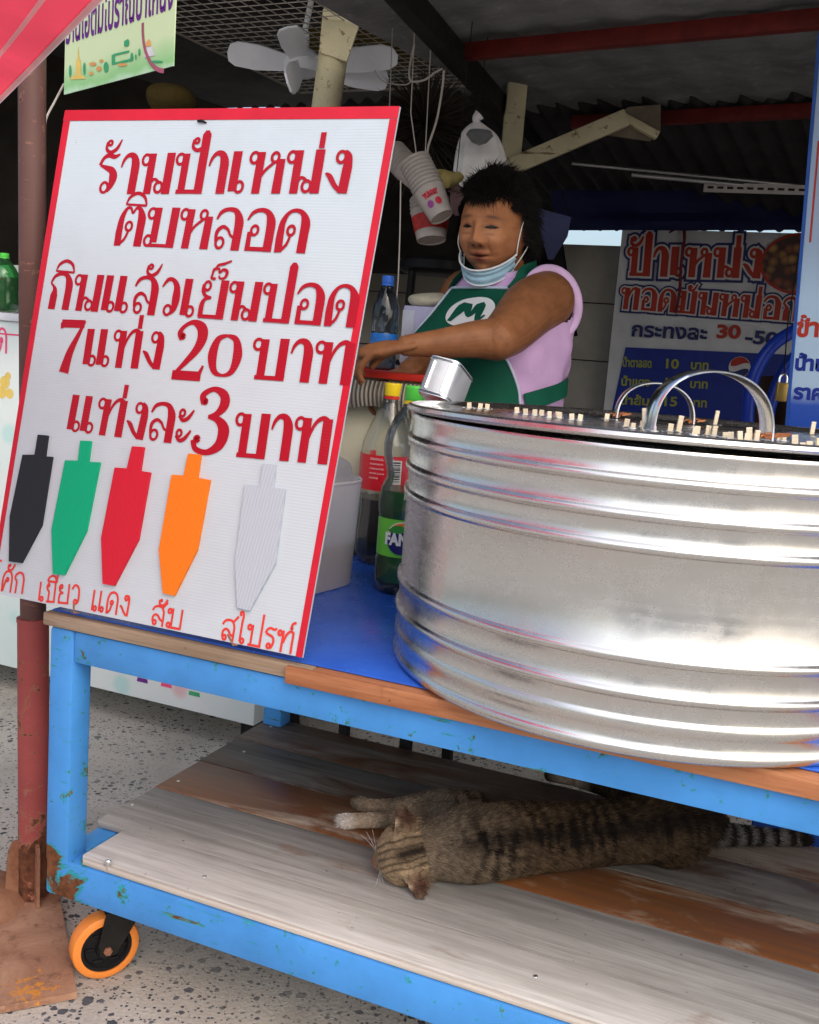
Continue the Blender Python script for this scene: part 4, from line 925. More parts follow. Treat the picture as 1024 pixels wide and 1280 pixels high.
def labtext(m):
    for k, s_ in enumerate(['ORIGINAL TASTE', 'INGREDIENTS', 'CARBONATED', 'WATER SUGAR', 'CAFFEINE']): text_into(m, s_, .0058 if k == 0 else .0042, Matrix.Translation((-.034, .056-k*.0085, 0)))
wrapdecal(cb, BM, rl, acam, .14, labtext, M_wht, 'label_text', .0016)
gp = PZ(492, 742, ZT); gp += V((.012, .03, 0))
dg_ = PY(525, 483, gp.y).z-ZT; axg = (PY(527, 483, gp.y+.02)-gp); 
sg = axg.length/.335; zax = axg.normalized(); zax = (zax+CZ*1.2).normalized(); xax = CY.cross(zax).normalized(); yax = zax.cross(xax)
GMb = frame(V((gp.x, gp.y, ZT+.0)), V((1, 0, 0)), V((0, 1, 0)), CZ) @ Matrix.Diagonal((sg, sg, sg, 1))
pg_ = [(0, .004), (.028, .0), (.038, .004), (.0435, .02), (.0440, .055), (.0425, .062), (.0425, .125), (.0445, .132), (.0455, .150), (.0415, .172), (.0345, .188), (.0360, .200), (.0420, .222), (.0430, .240), (.0390, .262), (.0290, .284), (.0180, .300), (.0140, .308), (.0140, .326), (0, .327)]
gb = bottle('soda_bottle', 'contoured green soda bottle with green cap squeezed against the drum', GMb, pg_, M_clear, fill=.168, fillm=M_greendrink, cap=(.312, .335, .0158), capm=M_gcap, lab=(.063, .124), labm=M_glab, ringm=M_ycap)
ag = math.atan2(-gp.y, -gp.x)-.10; rg = .0432
circ = lambda r, n=28, cx=0, cy=0, a0=0, a1=6.283: [(cx+r*math.cos(a0+(a1-a0)*k/n), cy+r*math.sin(a0+(a1-a0)*k/n)) for k in range(n)]
wrapdecal(gb, GMb, rg, ag, .094, lambda m: m.poly(circ(.0262, 32, .002, .001), Matrix(), 0), M_wht, 'label_ring', .0010)
wrapdecal(gb, GMb, rg, ag, .094, lambda m: m.poly(circ(.0245, 32, .002, .001), Matrix(), 0), M_oprint, 'label_orange', .0014)
wrapdecal(gb, GMb, rg, ag, .094, lambda m: m.poly(circ(.0220, 32, .0, -.004), Matrix(), 0), M_navy, 'label_disc', .0018)
wrapdecal(gb, GMb, rg, ag, .094, lambda m: m.poly([(-.022, .012), (-.012, .020), (-.002, .022), (.006, .018), (.004, .010), (-.006, .008), (-.014, .008)], Matrix(), 0), M_leaf, 'label_leaf', .0022)
wrapdecal(gb, GMb, rg, ag, .094, lambda m: text_into(m, 'FANTA', .0245, Matrix.Translation((-.026, -.010, 0)) @ Matrix.Diagonal((.80, 1.05, 1, 1)), .0013), M_wht, 'label_text', .0027)
gl = PY(5, 388, CTM.translation.y+.22)
GLM = Matrix.Translation((gl.x, gl.y, 1.2155)) @ Matrix.Diagonal((.8, .8, .5, 1))
bottle('syrup_bottle', 'green syrup bottle on the wrapped counter beside the steel prop', GLM, pc_, glassy('green_glass', (.25, .75, .35), .05, 1.5, .1), fill=.2, fillm=M_greendrink, cap=(.312, .335, .0158), capm=M_gcap)
# translucent tub behind the sign edge
M_tub = glassy('milky_plastic', (.95, .92, .95), .35, 1.3, .78)
tb = thing('plastic_tub', 'milky translucent plastic tub half hidden by the right edge of the sign', 'tub', V((-.2, 2.08, ZT)))
c0 = PZ(452, 728, ZT); c1 = PZ(398, 742, ZT); tx = (c1-c0).normalized(); ty = V((-tx.y, tx.x, 0)); ty = ty if ty.y > 0 else -ty
htub = PY(463, 598, c0.y+.02).z-ZT
def tubf(u, v):
    k = 1+.06*v; a = 2*math.pi*u; n_ = 5.0
    cx_, sy_ = math.cos(a), math.sin(a); sx = abs(cx_)**(2/n_)*(1 if cx_ > 0 else -1); sy = abs(sy_)**(2/n_)*(1 if sy_ > 0 else -1)
    return c0 + tx*(.16+.16*sx*k) + ty*(.115+.115*sy*k) + CZ*(.001+htub*v)
mb = MB(); mb.grid(tubf, 64, 12, True); part('wall', mb, M_tub, tb, smooth=60)
mb = MB(); mb.grid(lambda u, v: tubf(u, 1.0)+CZ*(.0035*math.sin(v*6.283)-.003)+(tubf(u, 1.0)-tubf(u, .0)-CZ*htub)*(.16*math.cos(v*6.283)), 64, 8, True, True); part('rim', mb, M_tub, tb, smooth=60)
mb = MB(); mb.grid(lambda u, v: c0+tx*.16+ty*.115+CZ*(.004+.40*htub*v)+(tubf(u, v*.4)-(c0+tx*.16+ty*.115+CZ*(.001+htub*v*.4)))*.97, 48, 6, True); part('contents', mb, flat('brown_syrup', (.25, .14, .12), .4, 0, .3), tb, smooth=60)
mb = MB(); mb.grid(lambda u, v: tubf(u, 1)*1.0+CZ*(.05*v+.01*mnoise.noise(V((u*7, v*3, 5))))+(c0+tx*.16+ty*.115+CZ*(htub)-tubf(u, 1))*(v*.35+.08*mnoise.noise(V((u*9, v*3, 0)))), 48, 8, True); part('bag_liner', mb, glassy('thin_bag', (.85, .86, .88), .25, 1.3, .35), tb, smooth=60)
# work table with red edge
T0 = PY(440, 463.5, 2.42); TZ = T0.z
TM = frame(V((T0.x, T0.y, 0)), CX, CY, CZ)
tab = thing('work_table', 'pale work table with a red edge in front of the vendor', 'table', TM)
ex0, ex1 = -.16, .225
mb = MB(); mb.b2((ex0, ex1), (0, .40), (TZ-.012, TZ+.004), TM, .002); part('red_top', mb, flat('red_edge', (.42, .02, .012), .45, 0, .15), tab)
for x_ in (ex0+.02, ex1-.05):
    for y_ in (.04, .35): mb = MB(); mb.b2((x_, x_+.025), (y_, y_+.025), (0, TZ-.31), TM); part('leg', mb, M_dark, tab)
mb = MB(); mb.b2((ex0+.01, ex1-.008), (.03, .38), (TZ-.31, TZ-.0122), TM, .003); part('cabinet', mb, flat('cream_panel', (.55, .52, .38), .55, 0, .08), tab)
# roll of folded paper sleeves hung under the edge
t = NT('pleated_paper'); wv = t.n('TexWave'); wv.bands_direction = 'X'; wv.inputs['Scale'].default_value = 30; wv.inputs['Distortion'].default_value = .7; wv.inputs['Detail'].default_value = 3; t.l(t.co(), wv.inputs['Vector'])
t.set(base=t.mix(wv.outputs['Fac'], (.08, .065, .05), (.40, .36, .30)), rough=.8); t.bump(wv.outputs['Fac'], .8, .005)
psM = TM @ Matrix.Translation((0, .0, TZ-.016))
ps = MB(); nplt = 26
ps.grid(lambda u, v: psM @ V((-.10+.31*u, -.006-.010*math.sin(math.pi*v)-.0012*math.sin(u*nplt*6.283), -.002-.068*v-.010*math.sin(u*9)*v)), 240, 14)
o = part('paper_stack', ps, t.m, M=psM); tag(o, 'pleated grey paper sleeves hanging below the red table edge', 'paper')
# water bottle, boxes, cloth
wb = PY(480, 424, 2.56); wtz = TZ+.0045
WM = Matrix.Translation((wb.x, wb.y, wtz)); hw = PY(482, 345, 2.56).z-wtz; sw = hw/.225
WM = WM @ Matrix.Diagonal((sw, sw, sw, 1))
pw = [(0, .002), (.028, 0), (.032, .004), (.033, .03), (.031, .036), (.033, .042), (.033, .085), (.031, .09), (.033, .096), (.033, .135), (.031, .155), (.022, .185), (.014, .20), (.0125, .205), (.0125, .222), (0, .222)]
wbo = bottle('water_bottle', 'clear water bottle with blue cap and blue label on the work table', WM, pw, glassy('smoky_plastic', (.55, .62, .72), .06), cap=(.208, .226, .0145), capm=flat('blue_cap', (.03, .13, .55), .4), lab=(.040, .088), labm=flat('blue_label', (.02, .16, .55), .35, 0, .3, 60))
bx0 = PY(515, 417, 2.70); bt0 = PY(515, 382, 2.70)
BXM = frame(V((bx0.x, bx0.y, wtz)), CX, CY, CZ); hb = bt0.z-wtz
bxo = thing('paper_box', 'pale lilac box beside the water bottle on the work table', 'box', BXM)
mb = MB(); mb.b2((-.028, .08), (0, .08), (0, hb), BXM, .003); part('carton', mb, flat('lilac_card', (.42, .42, .60), .6, 0, .08), bxo)
mb = MB(); mb.b2((-.029, .004), (-.002, -.0005), (.02, hb-.012), BXM, .0005); part('front_flap', mb, flat('pale_card', (.50, .52, .62), .5), bxo)
p = PY(540, 369, 2.74); mb = MB(); mb.ell((p.x, p.y, bt0.z+.018), (.062, .045, .020), None, 28, 18)
for v in mb.bm.verts: v.co += V((1, 1, 1))*.008*mnoise.noise(v.co*22); v.co.z = max(v.co.z, bt0.z+.0012)
o = part('cloth_bundle', mb, cloth('cream_rag', (.50, .47, .36), .9, 0, .5, 25)); tag(o, 'crumpled cream cloth lying on top of the lilac box', 'cloth')
# tilted steel napkin dispenser on the tray
tp0 = PY(553, 505, 1.93); zt_ = tz(tp0)+.003
up_ = (PY(571, 455, 1.95)-PY(553, 503, 1.93)); up_ = up_.normalized(); nx = V((.93, -.36, 0)); nx = (nx-up_*nx.dot(up_)).normalized(); ny = up_.cross(nx).normalized()
DM = frame(V((PY(549, 505, 1.93).x, 1.93, zt_)), nx, ny, up_)
ds = thing('steel_dispenser', 'tilted shiny steel box with a rounded end standing on the tray', 'dispenser', DM)
hgt = (PY(571, 457, 1.94)-PY(553, 503, 1.93)).length
mb = MB()
def dsf(u, v):
    a = 2*math.pi*u; c_, s_ = math.cos(a), math.sin(a); n_ = 7.0
    return DM @ V((abs(c_)**(2/n_)*math.copysign(.030, c_), abs(s_)**(2/n_)*math.copysign(.05, s_), hgt*v))
mb.grid(dsf, 48, 10, True); part('case', mb, metal('brushed_steel', (.88, .90, .93), .5, (40, 40, 4), .05, .03), ds, smooth=60)
mb = MB()
for z_ in (0, hgt):
    mb.bm.faces.new([mb.bm.verts.new(dsf(k/48, 0) + up_*z_*.998 + up_*.0005) for k in range(48)])
part('end_plate', mb, M_steel, ds)
mb = MB()
for z_ in (.004, hgt-.004): mb.tube([dsf(k/48, 0)+up_*z_ for k in range(48)], .0022, 6, closed=True)
part('bead', mb, M_steel, ds)
mb = MB()
for x_ in (-.016, .016): mb.tube([DM @ V((x_, -.0515, .010)), DM @ V((x_, -.0515, hgt-.010))], .0016, 6)
part('ridge', mb, M_steel, ds)

# ------------------------------------------------------------------ back banner and right panel
B0 = PY(772, 520, 4.40); bpn = -CY
BN0 = V((B0.x, B0.y, 0)); BMx = frame(BN0, CX, CZ, -CY)
def buv(x, y): p = PP(x, y, BN0, -CY); q = BMx.inverted() @ p; return q.x, q.y
bb = thing('food_banner', 'white vinyl banner with red Thai headline and blue price list on the back wall', 'banner', BMx)
bl, bt_, br_, bb_ = buv(778, 290), buv(900, 285), buv(1012, 300), buv(770, 545)
ux0, ux1, vy0, vy1 = bl[0], br_[0]+.05, bb_[1]-.15, (bl[1]+bt_[1])/2
M_vin = NT('creased_vinyl'); cr = M_vin.noise(4, 5, .6, dist=1.2); M_vin.set(base=M_vin.mix(M_vin.ramp(cr, .3, .7), (.52, .52, .54), (.68, .68, .69)), rough=.35); M_vin.bump(cr, .6, .02); M_vin = M_vin.m
mb = MB(); mb.grid(lambda u, v: BMx @ V((ux0+(ux1-ux0)*u, vy0+(vy1-vy0)*v, .004+.003*math.sin(u*9)*math.sin(v*6))), 30, 30); part('sheet', mb, M_vin, bb)
M_dred = flat('banner_red', (.42, .03, .012), .45, 0, .15); M_dnav = flat('banner_navy', (.02, .025, .13), .45, 0, .1); M_dwh = flat('banner_white', (.62, .6, .58), .45, 0, .05); M_blu = flat('banner_blue', (.012, .03, .26), .45, 0, .15); M_olive = flat('banner_olive', (.35, .36, .05), .5, 0, .1)
for tx, a, b, hp in (('ป้าเหน่ง', (784, 345), (950, 348), 36), ('ทอดมันหน่อก', (776, 386), (1000, 402), 27)):
    pa, pb_ = buv(*a), buv(*b); hh_ = buv(a[0]+2, a[1]-hp)[1]-pa[1]
    for m_, gr, z_ in ((M_dnav, .34, .010), (M_dwh, .17, .012), (M_dred, .03, .014)):
        ink = Ink(BMx, z_, .00003); ink.word(tx, pa, pb_, hh_, grow=gr, gap=.10); part('lettering', ink.mb, m_, bb, smooth=0)
def btext(s, a, b, hp, m_, bold=.004, sh=0.0):
    pa, pb_ = buv(*a), buv(*b); hh_ = (buv(a[0], a[1]-hp)[1]-pa[1]); mbx = MB()
    ang = math.atan2(pb_[1]-pa[1], pb_[0]-pa[0]); me_h = hh_/.62
    text_into(mbx, s, me_h, BMx @ Matrix.Translation((pa[0], pa[1], .014)) @ Matrix.Rotation(ang, 4, 'Z'), bold, sh, fit=math.hypot(pb_[0]-pa[0], pb_[1]-pa[1])); part('lettering', mbx, m_, bb, smooth=0)
btext('กระทงละ', (790, 420), (884, 425), 15, M_dnav, .0025)
btext('30', (896, 422), (926, 423), 14, M_dred, .003); btext('-50', (931, 428), (972, 432), 14, M_dnav, .0025)
mb = MB(); q0, q1, q2 = buv(768, 433), buv(1000, 444), buv(765, 545)
mb.poly([(ux0+.012, vy0+.02), (ux1-.03, vy0+.02), (ux1-.03, q1[1]), (q0[0]+.05, q0[1])], BMx, .0, .0102); part('price_panel', mb, M_blu, bb, smooth=0)
for k, (s_, n_) in enumerate((('น้ำตาลสด', '10'), ('น้ำแดง', '15'), ('น้ำส้ม', '15'), ('น้ำเปล่า', '15'))):
    y = 458+k*23.5; x = 779-k*1.5
    btext(s_, (x, y), (x+36, y+1.5), 9, M_olive, .0015); btext(n_, (833-k, y+2), (849-k, y+2.6), 10, M_olive, .0015); btext('บาท', (864-k, y+3), (886-k, y+4), 9, M_olive, .0015)
lc = buv(925, 459); lr = .042
def disc(r, a0, a1, z_, m_, nm, cx=0, cy=0, k=26):
    mbx = MB(); mbx.poly([(lc[0]+cx+r*math.cos(a0+(a1-a0)*i/k), lc[1]+cy+r*math.sin(a0+(a1-a0)*i/k)) for i in range(k+1 if a1-a0 < 6.2 else k)], BMx, 0, z_); part(nm, mbx, m_, bb, smooth=0)
disc(lr, 0, 6.2832, .0140, M_dwh, 'emblem_disc')
def wavy(lo, up, z_, m_, nm):
    mbx = MB(); n = 20; xs = np.linspace(-lr*.96, lr*.96, n); top = [(lc[0]+x, lc[1]+(math.sqrt(max(0, (lr*.96)**2-x*x)) if up else -math.sqrt(max(0, (lr*.96)**2-x*x)))) for x in xs]
    bot = [(lc[0]+x, lc[1]+lo+.008*math.sin(x/lr*2.6)) for x in xs]
    mbx.poly([p for p in bot if abs(p[0]-lc[0]) < lr*.93]+[p for p in top[::-1] if (p[1]-lc[1])*(1 if up else -1) > abs(lo)], BMx, 0, z_); part(nm, mbx, m_, bb, smooth=0)
wavy(.010, True, .0146, M_dred, 'emblem_red'); wavy(-.012, False, .0146, M_dnav, 'emblem_blue')
fcn = buv(1000, 330); t = NT('fried_snack_picture'); v_ = t.n('TexVoronoi'); v_.inputs['Scale'].default_value = 26; t.l(t.co(), v_.inputs['Vector']); sp_ = t.n('SeparateColor'); t.l(v_.outputs['Color'], sp_.inputs[0])
t.set(base=t.mix(t.ramp(v_.outputs['Distance'], .1, .6), t.mix(sp_.outputs[0], (.50, .27, .06), (.33, .06, .02)), (.05, .015, .01)), rough=.5)
def oval(rx, ry, z_, m_, nm):
    mbx = MB(); mbx.poly([(fcn[0]+rx*math.cos(k*.1963), fcn[1]+ry*math.sin(k*.1963)) for k in range(32)], BMx, 0, z_); part(nm, mbx, m_, bb, smooth=0)
oval(.148, .118, .0140, M_dred, 'picture_rim'); oval(.138, .108, .0146, t.m, 'food_picture')
mb = MB(); pa = BMx @ V((*buv(856, 283), .03)); mb.tube(spline([pa, BMx @ V((*buv(857, 300), .03)), BMx @ V((*buv(853, 330), .028)), BMx @ V((*buv(851, 365), .03)), BMx @ V((*buv(846, 392), .03))], 5), [.007]*5+[.006]*16, 6)
mb.tube([BMx @ V((*buv(838, 292), .03)), BMx @ V((*buv(857, 282), .03))], .004, 6)
o = part('red_strap', mb, flat('faded_red_strap', (.20, .02, .03), .7)); tag(o, 'frayed dark red strap hanging down over the back banner', 'strap')
# right panel
r0 = PY(985, 540, 2.2); r1 = PY(1018, 150, 2.2); RU = (r1-r0).normalized(); RX = V((.80, -.60, 0)); RX = (RX-RU*RX.dot(RU)).normalized(); RN = RX.cross(RU)
if RN.y > 0: RN = -RN
RPM = frame(r0, RX, RU, RN)
rp = thing('roll_up_panel', 'pale blue upright advertising panel at the right edge of the stall', 'panel', RPM)
t = NT('pale_blue_print'); sx_ = t.n('SeparateXYZ'); t.l(t.co(), sx_.inputs[0]); yy = t.math('ADD', sx_.outputs[1], t.math('MULTIPLY', t.noise(4, 3), .05))
c_ = t.mix(t.ramp(yy, .08, .12), (.02, .08, .40), (.40, .55, .68)); c_ = t.mix(t.ramp(yy, .30, .42), c_, (.30, .40, .52)); t.set(base=c_, rough=.3)
mb = MB(); mb.poly([(0, -1.07), (.62, -1.07), (.62, .80), (0, .80)], RPM, .02, -.02); part('sheet', mb, t.m, rp, smooth=0)
mb = MB(); mb.b2((-.006, .0), (-1.07, .80), (-.022, .004), RPM); part('edge_frame', mb, flat('blue_edge', (.02, .08, .32), .4), rp)
def ruv(x, y): p = PP(x, y, r0, RN); q = RPM.inverted() @ p; return q.x, q.y
for s_, (x, y), hp, m_ in (('ข้าวเหนียว', (995, 420), 22, M_dred), ('น้ำแข็งใส', (993, 462), 16, M_blu), ('ราคา', (992, 498), 16, M_blu)):
    u_, v_ = ruv(x, y); mb = MB(); text_into(mb, s_, .05 if hp > 18 else .04, RPM @ Matrix.Translation((u_, v_, .001)), .002); part('lettering', mb, m_, rp, smooth=0)
u_, v_ = ruv(1017, 240); mb = MB(); mb.poly([(u_, v_-.10), (u_+.004, v_-.10), (u_+.004, v_+.10), (u_, v_+.10)], RPM, 0, .001); part('red_line', mb, M_dred, rp, smooth=0)
# blue tube frame
M_bt = flat('blue_tube', (.01, .04, .34), .3, 0, .1)
mb = MB()
for off, (pp_) in enumerate(([(934, 545), (936, 500), (946, 462), (968, 430), (1003, 408)], [(957, 550), (962, 510), (978, 468), (1000, 440), (1030, 420)])):
    mb.tube(spline([PY(x, y, 2.62+.05*off) for x, y in pp_], 6), .0165, 12)
mb.tube([PY(934, 545, 2.62), PY(934, 545, 2.62)*1 + V((0, 0, -.9))], .0165, 12); mb.tube([PY(957, 550, 2.67), PY(957, 550, 2.67)+V((0, 0, -.9))], .0165, 12)
o = part('tube_frame', mb, M_bt); tag(o, 'bent blue tube frame standing between the banner and the right panel', 'frame')
kp = PY(977, 490, 2.45); lk = thing('padlock', 'brass padlock hanging beside the blue tube frame', 'padlock', kp)
mb = MB(); mb.box(kp, (.026, .012, .044), None, .003); part('lock_body', mb, flat('brass', (.55, .36, .10), .4, .7, .2), lk)
mb = MB(); mb.tube([kp+V((-.009*math.cos(a), 0, .022+.016*math.sin(a)+(.004 if 0 < a < 3.1 else 0))) for a in np.linspace(0, math.pi, 12)], .003, 8); part('shackle', mb, M_steel, lk)
mb = MB(); mb.tube([kp+V((0, 0, .040)), kp+V((.004, .03, .16)), kp+V((.02, .06, .34))], .0016, 6); part('wire', mb, M_dark, lk)
ck = MB(); ck.grid(lambda u, v: PY(940+62*u, 470+110*v, 2.95)+V((0, .02*math.sin(u*7), 0)), 14, 10); o = part('dark_curtain', ck, flat('brown_black_cloth', (.022, .012, .010), .85, 0, .5, 6)); tag(o, 'brown black cloth hanging behind the brass padlock', 'curtain')
# slotted angle and pipes high at the back
mb = MB(); a = PY(880, 234, 3.7); b = PY(1020, 238, 3.55); ab = (b-a); abn = ab.normalized()
mb.tube([a, b], .0, 4); 
Ms = frame(a, abn, CZ, abn.cross(CZ)); Ls = ab.length; hs_ = .016
for k in range(11):
    x0_ = k*Ls/11; x1_ = (k+1)*Ls/11; mb.poly([(x0_, -hs_), (x1_, -hs_), (x1_, -.004), (x0_, -.004)], Ms, .002); mb.poly([(x0_, .004), (x1_, .004), (x1_, hs_), (x0_, hs_)], Ms, .002); mb.poly([(x0_, -.004), (x0_+Ls/30, -.004), (x0_+Ls/30, .004), (x0_, .004)], Ms, .002)
o = part('slotted_angle_bar', mb, M_galv); tag(o, 'slotted grey steel angle bar high at the back right', 'bar')
for (x0_, y0_, x1_, y1_, Y_, r_, lab) in ((715, 204, 1000, 232, 3.85, .006, 'long thin pipe running highest under the rear roof'), (790, 218, 930, 231, 3.75, .008, 'shorter bright pipe just above the slotted angle bar')):
    mb = MB(); mb.tube([PY(x0_, y0_, Y_), PY(x1_, y1_, Y_-.1)], r_, 8); o = part('pipe', mb, M_galv); tag(o, lab, 'pipe')
# dark hanging cloths behind the vendor
def hang(name, lab, cat, px, Y, m, amp=.03):
    (x0, y0), (x1, y1), (x2, y2), (x3, y3) = px; mbx = MB()
    def f(u, v):
        x = (x0*(1-u)+x1*u)*(1-v)+(x3*(1-u)+x2*u)*v; y = (y0*(1-u)+y1*u)*(1-v)+(y3*(1-u)+y2*u)*v
        p = PY(x, y, Y); p.y += amp*(math.sin(u*14+2*v)+.7*mnoise.noise(V((u*5, v*4, x0*.1)))); return p
    mbx.grid(f, 36, 24); o = part(name, mbx, m); tag(o, lab, cat); return o
M_blk = flat('black_cloth', (.008, .007, .008), .9, 0, .3, 8)
hang('black_jacket', 'black jacket hanging directly behind the vendor', 'jacket', ((640, 225), (700, 268), (722, 420), (640, 430)), 3.0, M_blk, .02)
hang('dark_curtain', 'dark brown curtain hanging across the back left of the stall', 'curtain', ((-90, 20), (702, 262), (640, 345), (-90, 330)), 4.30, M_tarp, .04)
pch = thing('blue_pouch', 'small dark blue pouch hanging behind the vendor', 'pouch', PY(690, 285, 2.95))
mb = MB(); Mx = frame(PY(690, 285, 2.93), V((.98, -.2, 0)).normalized(), CZ, V((-.2, -.98, 0)).normalized()); mb.poly([(-.045, .05), (.05, .03), (.045, -.02), (.012, -.085), (-.002, -.085), (-.035, 0)], Mx, .012); part('bag', mb, flat('slate_blue_cloth', (.045, .05, .11), .7, 0, .2), pch)
mb = MB(); mb.tube([Mx @ V((-.04, .05, .006)), Mx @ V((0, .14, .0)), Mx @ V((.045, .03, .006))], .002, 6); part('strap', mb, M_blk, pch)
# stool seen behind the white bag
stl = thing('dark_stool', 'dark bar stool seen behind the cups', 'stool', PY(545, 365, 3.3))
sc3 = PY(548, 335, 3.3); mb = MB(); mb.lathe([(0, .03), (.11, .028), (.125, .015), (.125, -.01), (.11, -.02), (0, -.02)], Matrix.Translation(sc3), 32); part('seat', mb, M_black, stl)
for ax_, ay_ in ((-.08, -.07), (.08, -.07), (-.08, .07), (.08, .07)):
    mb = MB(); mb.tube([sc3+V((ax_, ay_, -.02)), sc3+V((ax_*1.5, ay_*1.5, -sc3.z+.002))], .011, 10); part('leg', mb, M_black, stl)
mb = MB(); mb.tube([sc3+V((.125*math.cos(a), .11*math.sin(a), -.30)) for a in np.linspace(0, 6.1, 24)], .008, 8, closed=True); part('foot_ring', mb, M_black, stl)

# ------------------------------------------------------------------ things hanging from the rafters
M_cup = flat('cup_paper', (.36, .325, .30), .6, 0, .08, 30); M_cuppr = flat('cup_print', (.45, .02, .04), .5, 0, .1); M_pp = flat('purple_print', (.28, .05, .25), .5)
M_cab = flat('grey_cable', (.42, .39, .35), .6, 0, .1)
def cups(lab, p0, p1, r, n, printed, grp):
    ax = (p1-p0); Lh = ax.length; ax.normalize(); xx = ax.orthogonal().normalized()
    toc = (CC-p0); xx = (toc-ax*toc.dot(ax)).normalized(); yy = ax.cross(xx)
    M = frame(p0, xx, yy, ax); th = thing('paper_cup_stack', lab, 'cups', M)
    for k in range(n):
        z = Lh*k/n; mbx = MB(); hcup = .075 if k == n-1 else Lh/n+.012
        mbx.lathe([(r*.74, z+hcup-.0015), (r*.72, z+hcup-.004), (r*.93, z+.004), (r*.99, z+.003), (r*1.03, z), (r*1.0, z-.003), (r*.95, z)] if k < n-1 else [(0, z+hcup-.004), (r*.70, z+hcup-.004), (r*.72, z+hcup), (r*.74, z+hcup), (r*.99, z+.004), (r*1.03, z), (r*1.0, z-.003), (r*.95, z)], M, 30)
        part('paper_cup', mbx, M_cup, th, smooth=50)
    mbx = MB(); mbx.tube([M @ V((0, 0, .02)), p0+V((-.02, .02, .12)), V((p0.x-.03, p0.y+.05, 2.1))], .0014, 6); part('cord', mbx, M_cab, th)
    return th, M, Lh
cA0, cA1 = PY(519, 203, 2.66), PY(539, 244, 2.63)
th, Mc, Lh = cups('grey white stack of paper cups with YUMMY print hanging beside the bag', cA0, cA1, .0395, 9, True, '')
def warpc(M, r0, z0, a0): return lambda co: M @ V(((r0-.16*co.y)*math.cos(a0+co.x/r0), (r0-.16*co.y)*math.sin(a0+co.x/r0), z0-co.y*-1 if False else z0+co.y))
zb = Lh*8/9+.004
rc = lambda z: .0395*(.99-.25*(z-zb)/.075)+.0009
def cupdecal(s, y0, size, m, bold=.002, u0=None, fit=.046):
    me = text_mesh(s, size, bold); xs = [v.co.x for v in me.vertices]; k = fit/(max(xs)-min(xs)); mbx = MB()
    for v in me.vertices:
        x = (v.co.x-min(xs))*k-fit/2; z = zb+y0-v.co.y; a = x/.04*1.0; v.co = Mc @ V((rc(z)*math.cos(-a*-1), rc(z)*math.sin(a*-1), z))
    mbx.bm.from_mesh(me); return part('lettering', mbx, m, th, smooth=0)
cupdecal('YUMMY', .024, .017, M_cuppr)
for dx, m_ in ((-.012, M_pp), (.013, M_cuppr)):
    mbx = MB(); n_ = 14; ctr = mbx.bm.verts.new(Mc @ V((rc(zb+.042)*math.cos(-dx/.04)*1.01, rc(zb+.042)*math.sin(-dx/.04)*1.01, zb+.042))); ring_ = []
    for k in range(n_):
        a = -(dx+.0095*math.cos(k*6.283/n_))/.04; z = zb+.042+.0095*math.sin(k*6.283/n_); ring_.append(mbx.bm.verts.new(Mc @ V((rc(z)*1.012*math.cos(a), rc(z)*1.012*math.sin(a), z))))
    for k in range(n_): mbx.bm.faces.new((ctr, ring_[k], ring_[(k+1) % n_]))
    part('fruit_print', mbx, m_, th, smooth=0)
cB0, cB1 = PY(537, 250, 2.74), PY(538, 270, 2.73)
th2, Mc2, Lh2 = cups('short upside down stack of red banded cups below the printed stack', cB0, cB1, .050, 4, False, '')
mbx = MB(); zb2 = Lh2*.75+.004; rc2 = lambda z: .05*(.99-.25*(z-zb2)/.075)+.0009; mbx.lathe([(rc2(z), z) for z in np.linspace(zb2+.012, zb2+.05, 5)], Mc2, 30); part('red_band', mbx, flat('red_band', (.40, .025, .02), .5, 0, .5, 60), th2)
cC0, cC1 = PY(492, 192, 2.84), PY(512, 214, 2.80)
cups('dim stack of plain paper cups nearest the corner of the sign', cC0, cC1, .036, 7, False, '')
# white bags
M_bag = cloth('white_carrier_bag', (.93, .91, .90), .5, .12, .5, 14)
def bag(lab, top, tie, outline, Y, m, name='plastic_bag', dep=.55):
    """outline: list of (y, xl, xr) in the picture; built as a round hanging bag at distance Y"""
    th = thing(name, lab, 'bag', PY(*top, Y)); sec = []
    for y, xl, xr in outline:
        a, b = PY(xl, y, Y), PY(xr, y, Y); sec.append(((a+b)/2, (b-a).length/2))
    mbx = MB(); n = len(sec); q = spline([(*c, r) for c, r in sec], 5); N = len(q)
    def f(u, v):
        e = q[int(round(v*(N-1)))]; a = 2*math.pi*u; r = e[3]*(1+.05*math.sin(a*9+v*5)+.05*mnoise.noise(V((math.cos(a)*2, math.sin(a)*2, v*5)))); return V((e[0]+r*math.cos(a), e[1]+r*dep*math.sin(a), e[2]))
    mbx.grid(f, 72, N, True); part('film', mbx, m, th, smooth=60)
    mbx = MB(); p = PY(*top, Y); mbx.tube(spline([p+V((0, 0, -.03)), p+V((.002, 0, -.012)), p+V((-.004, 0, .002)), p+V((.004, 0, .014))], 4), [.020, .014, .011, .009, .0085, .0085, .009, .010, .011, .012, .013, .014, .016], 12); part('knot', mbx, m, th, smooth=60)
    mbx = MB(); mbx.tube([p+V((0, 0, .01)), V((p.x+.01, p.y+.01, 2.04))], .0012, 6); part('cord', mbx, M_dark, th)
    return th
B1 = bag('knotted white plastic bag of foam bowls hanging behind the vendor', (597, 150), None, [(152, 594, 601), (157, 586, 608), (166, 578, 620), (180, 573, 627), (205, 569, 633), (232, 566, 634), (256, 569, 632), (264, 584, 620)], 2.92, M_bag)
mb = MB(); p = PY(600, 168, 2.80); mb.lathe([(0, .012), (.03, .008), (.036, -.002), (.02, -.02), (0, -.028)], Matrix.Translation(p), 20); part('grey_lid', mb, flat('grey_foil', (.22, .23, .24), .4, .3), B1)
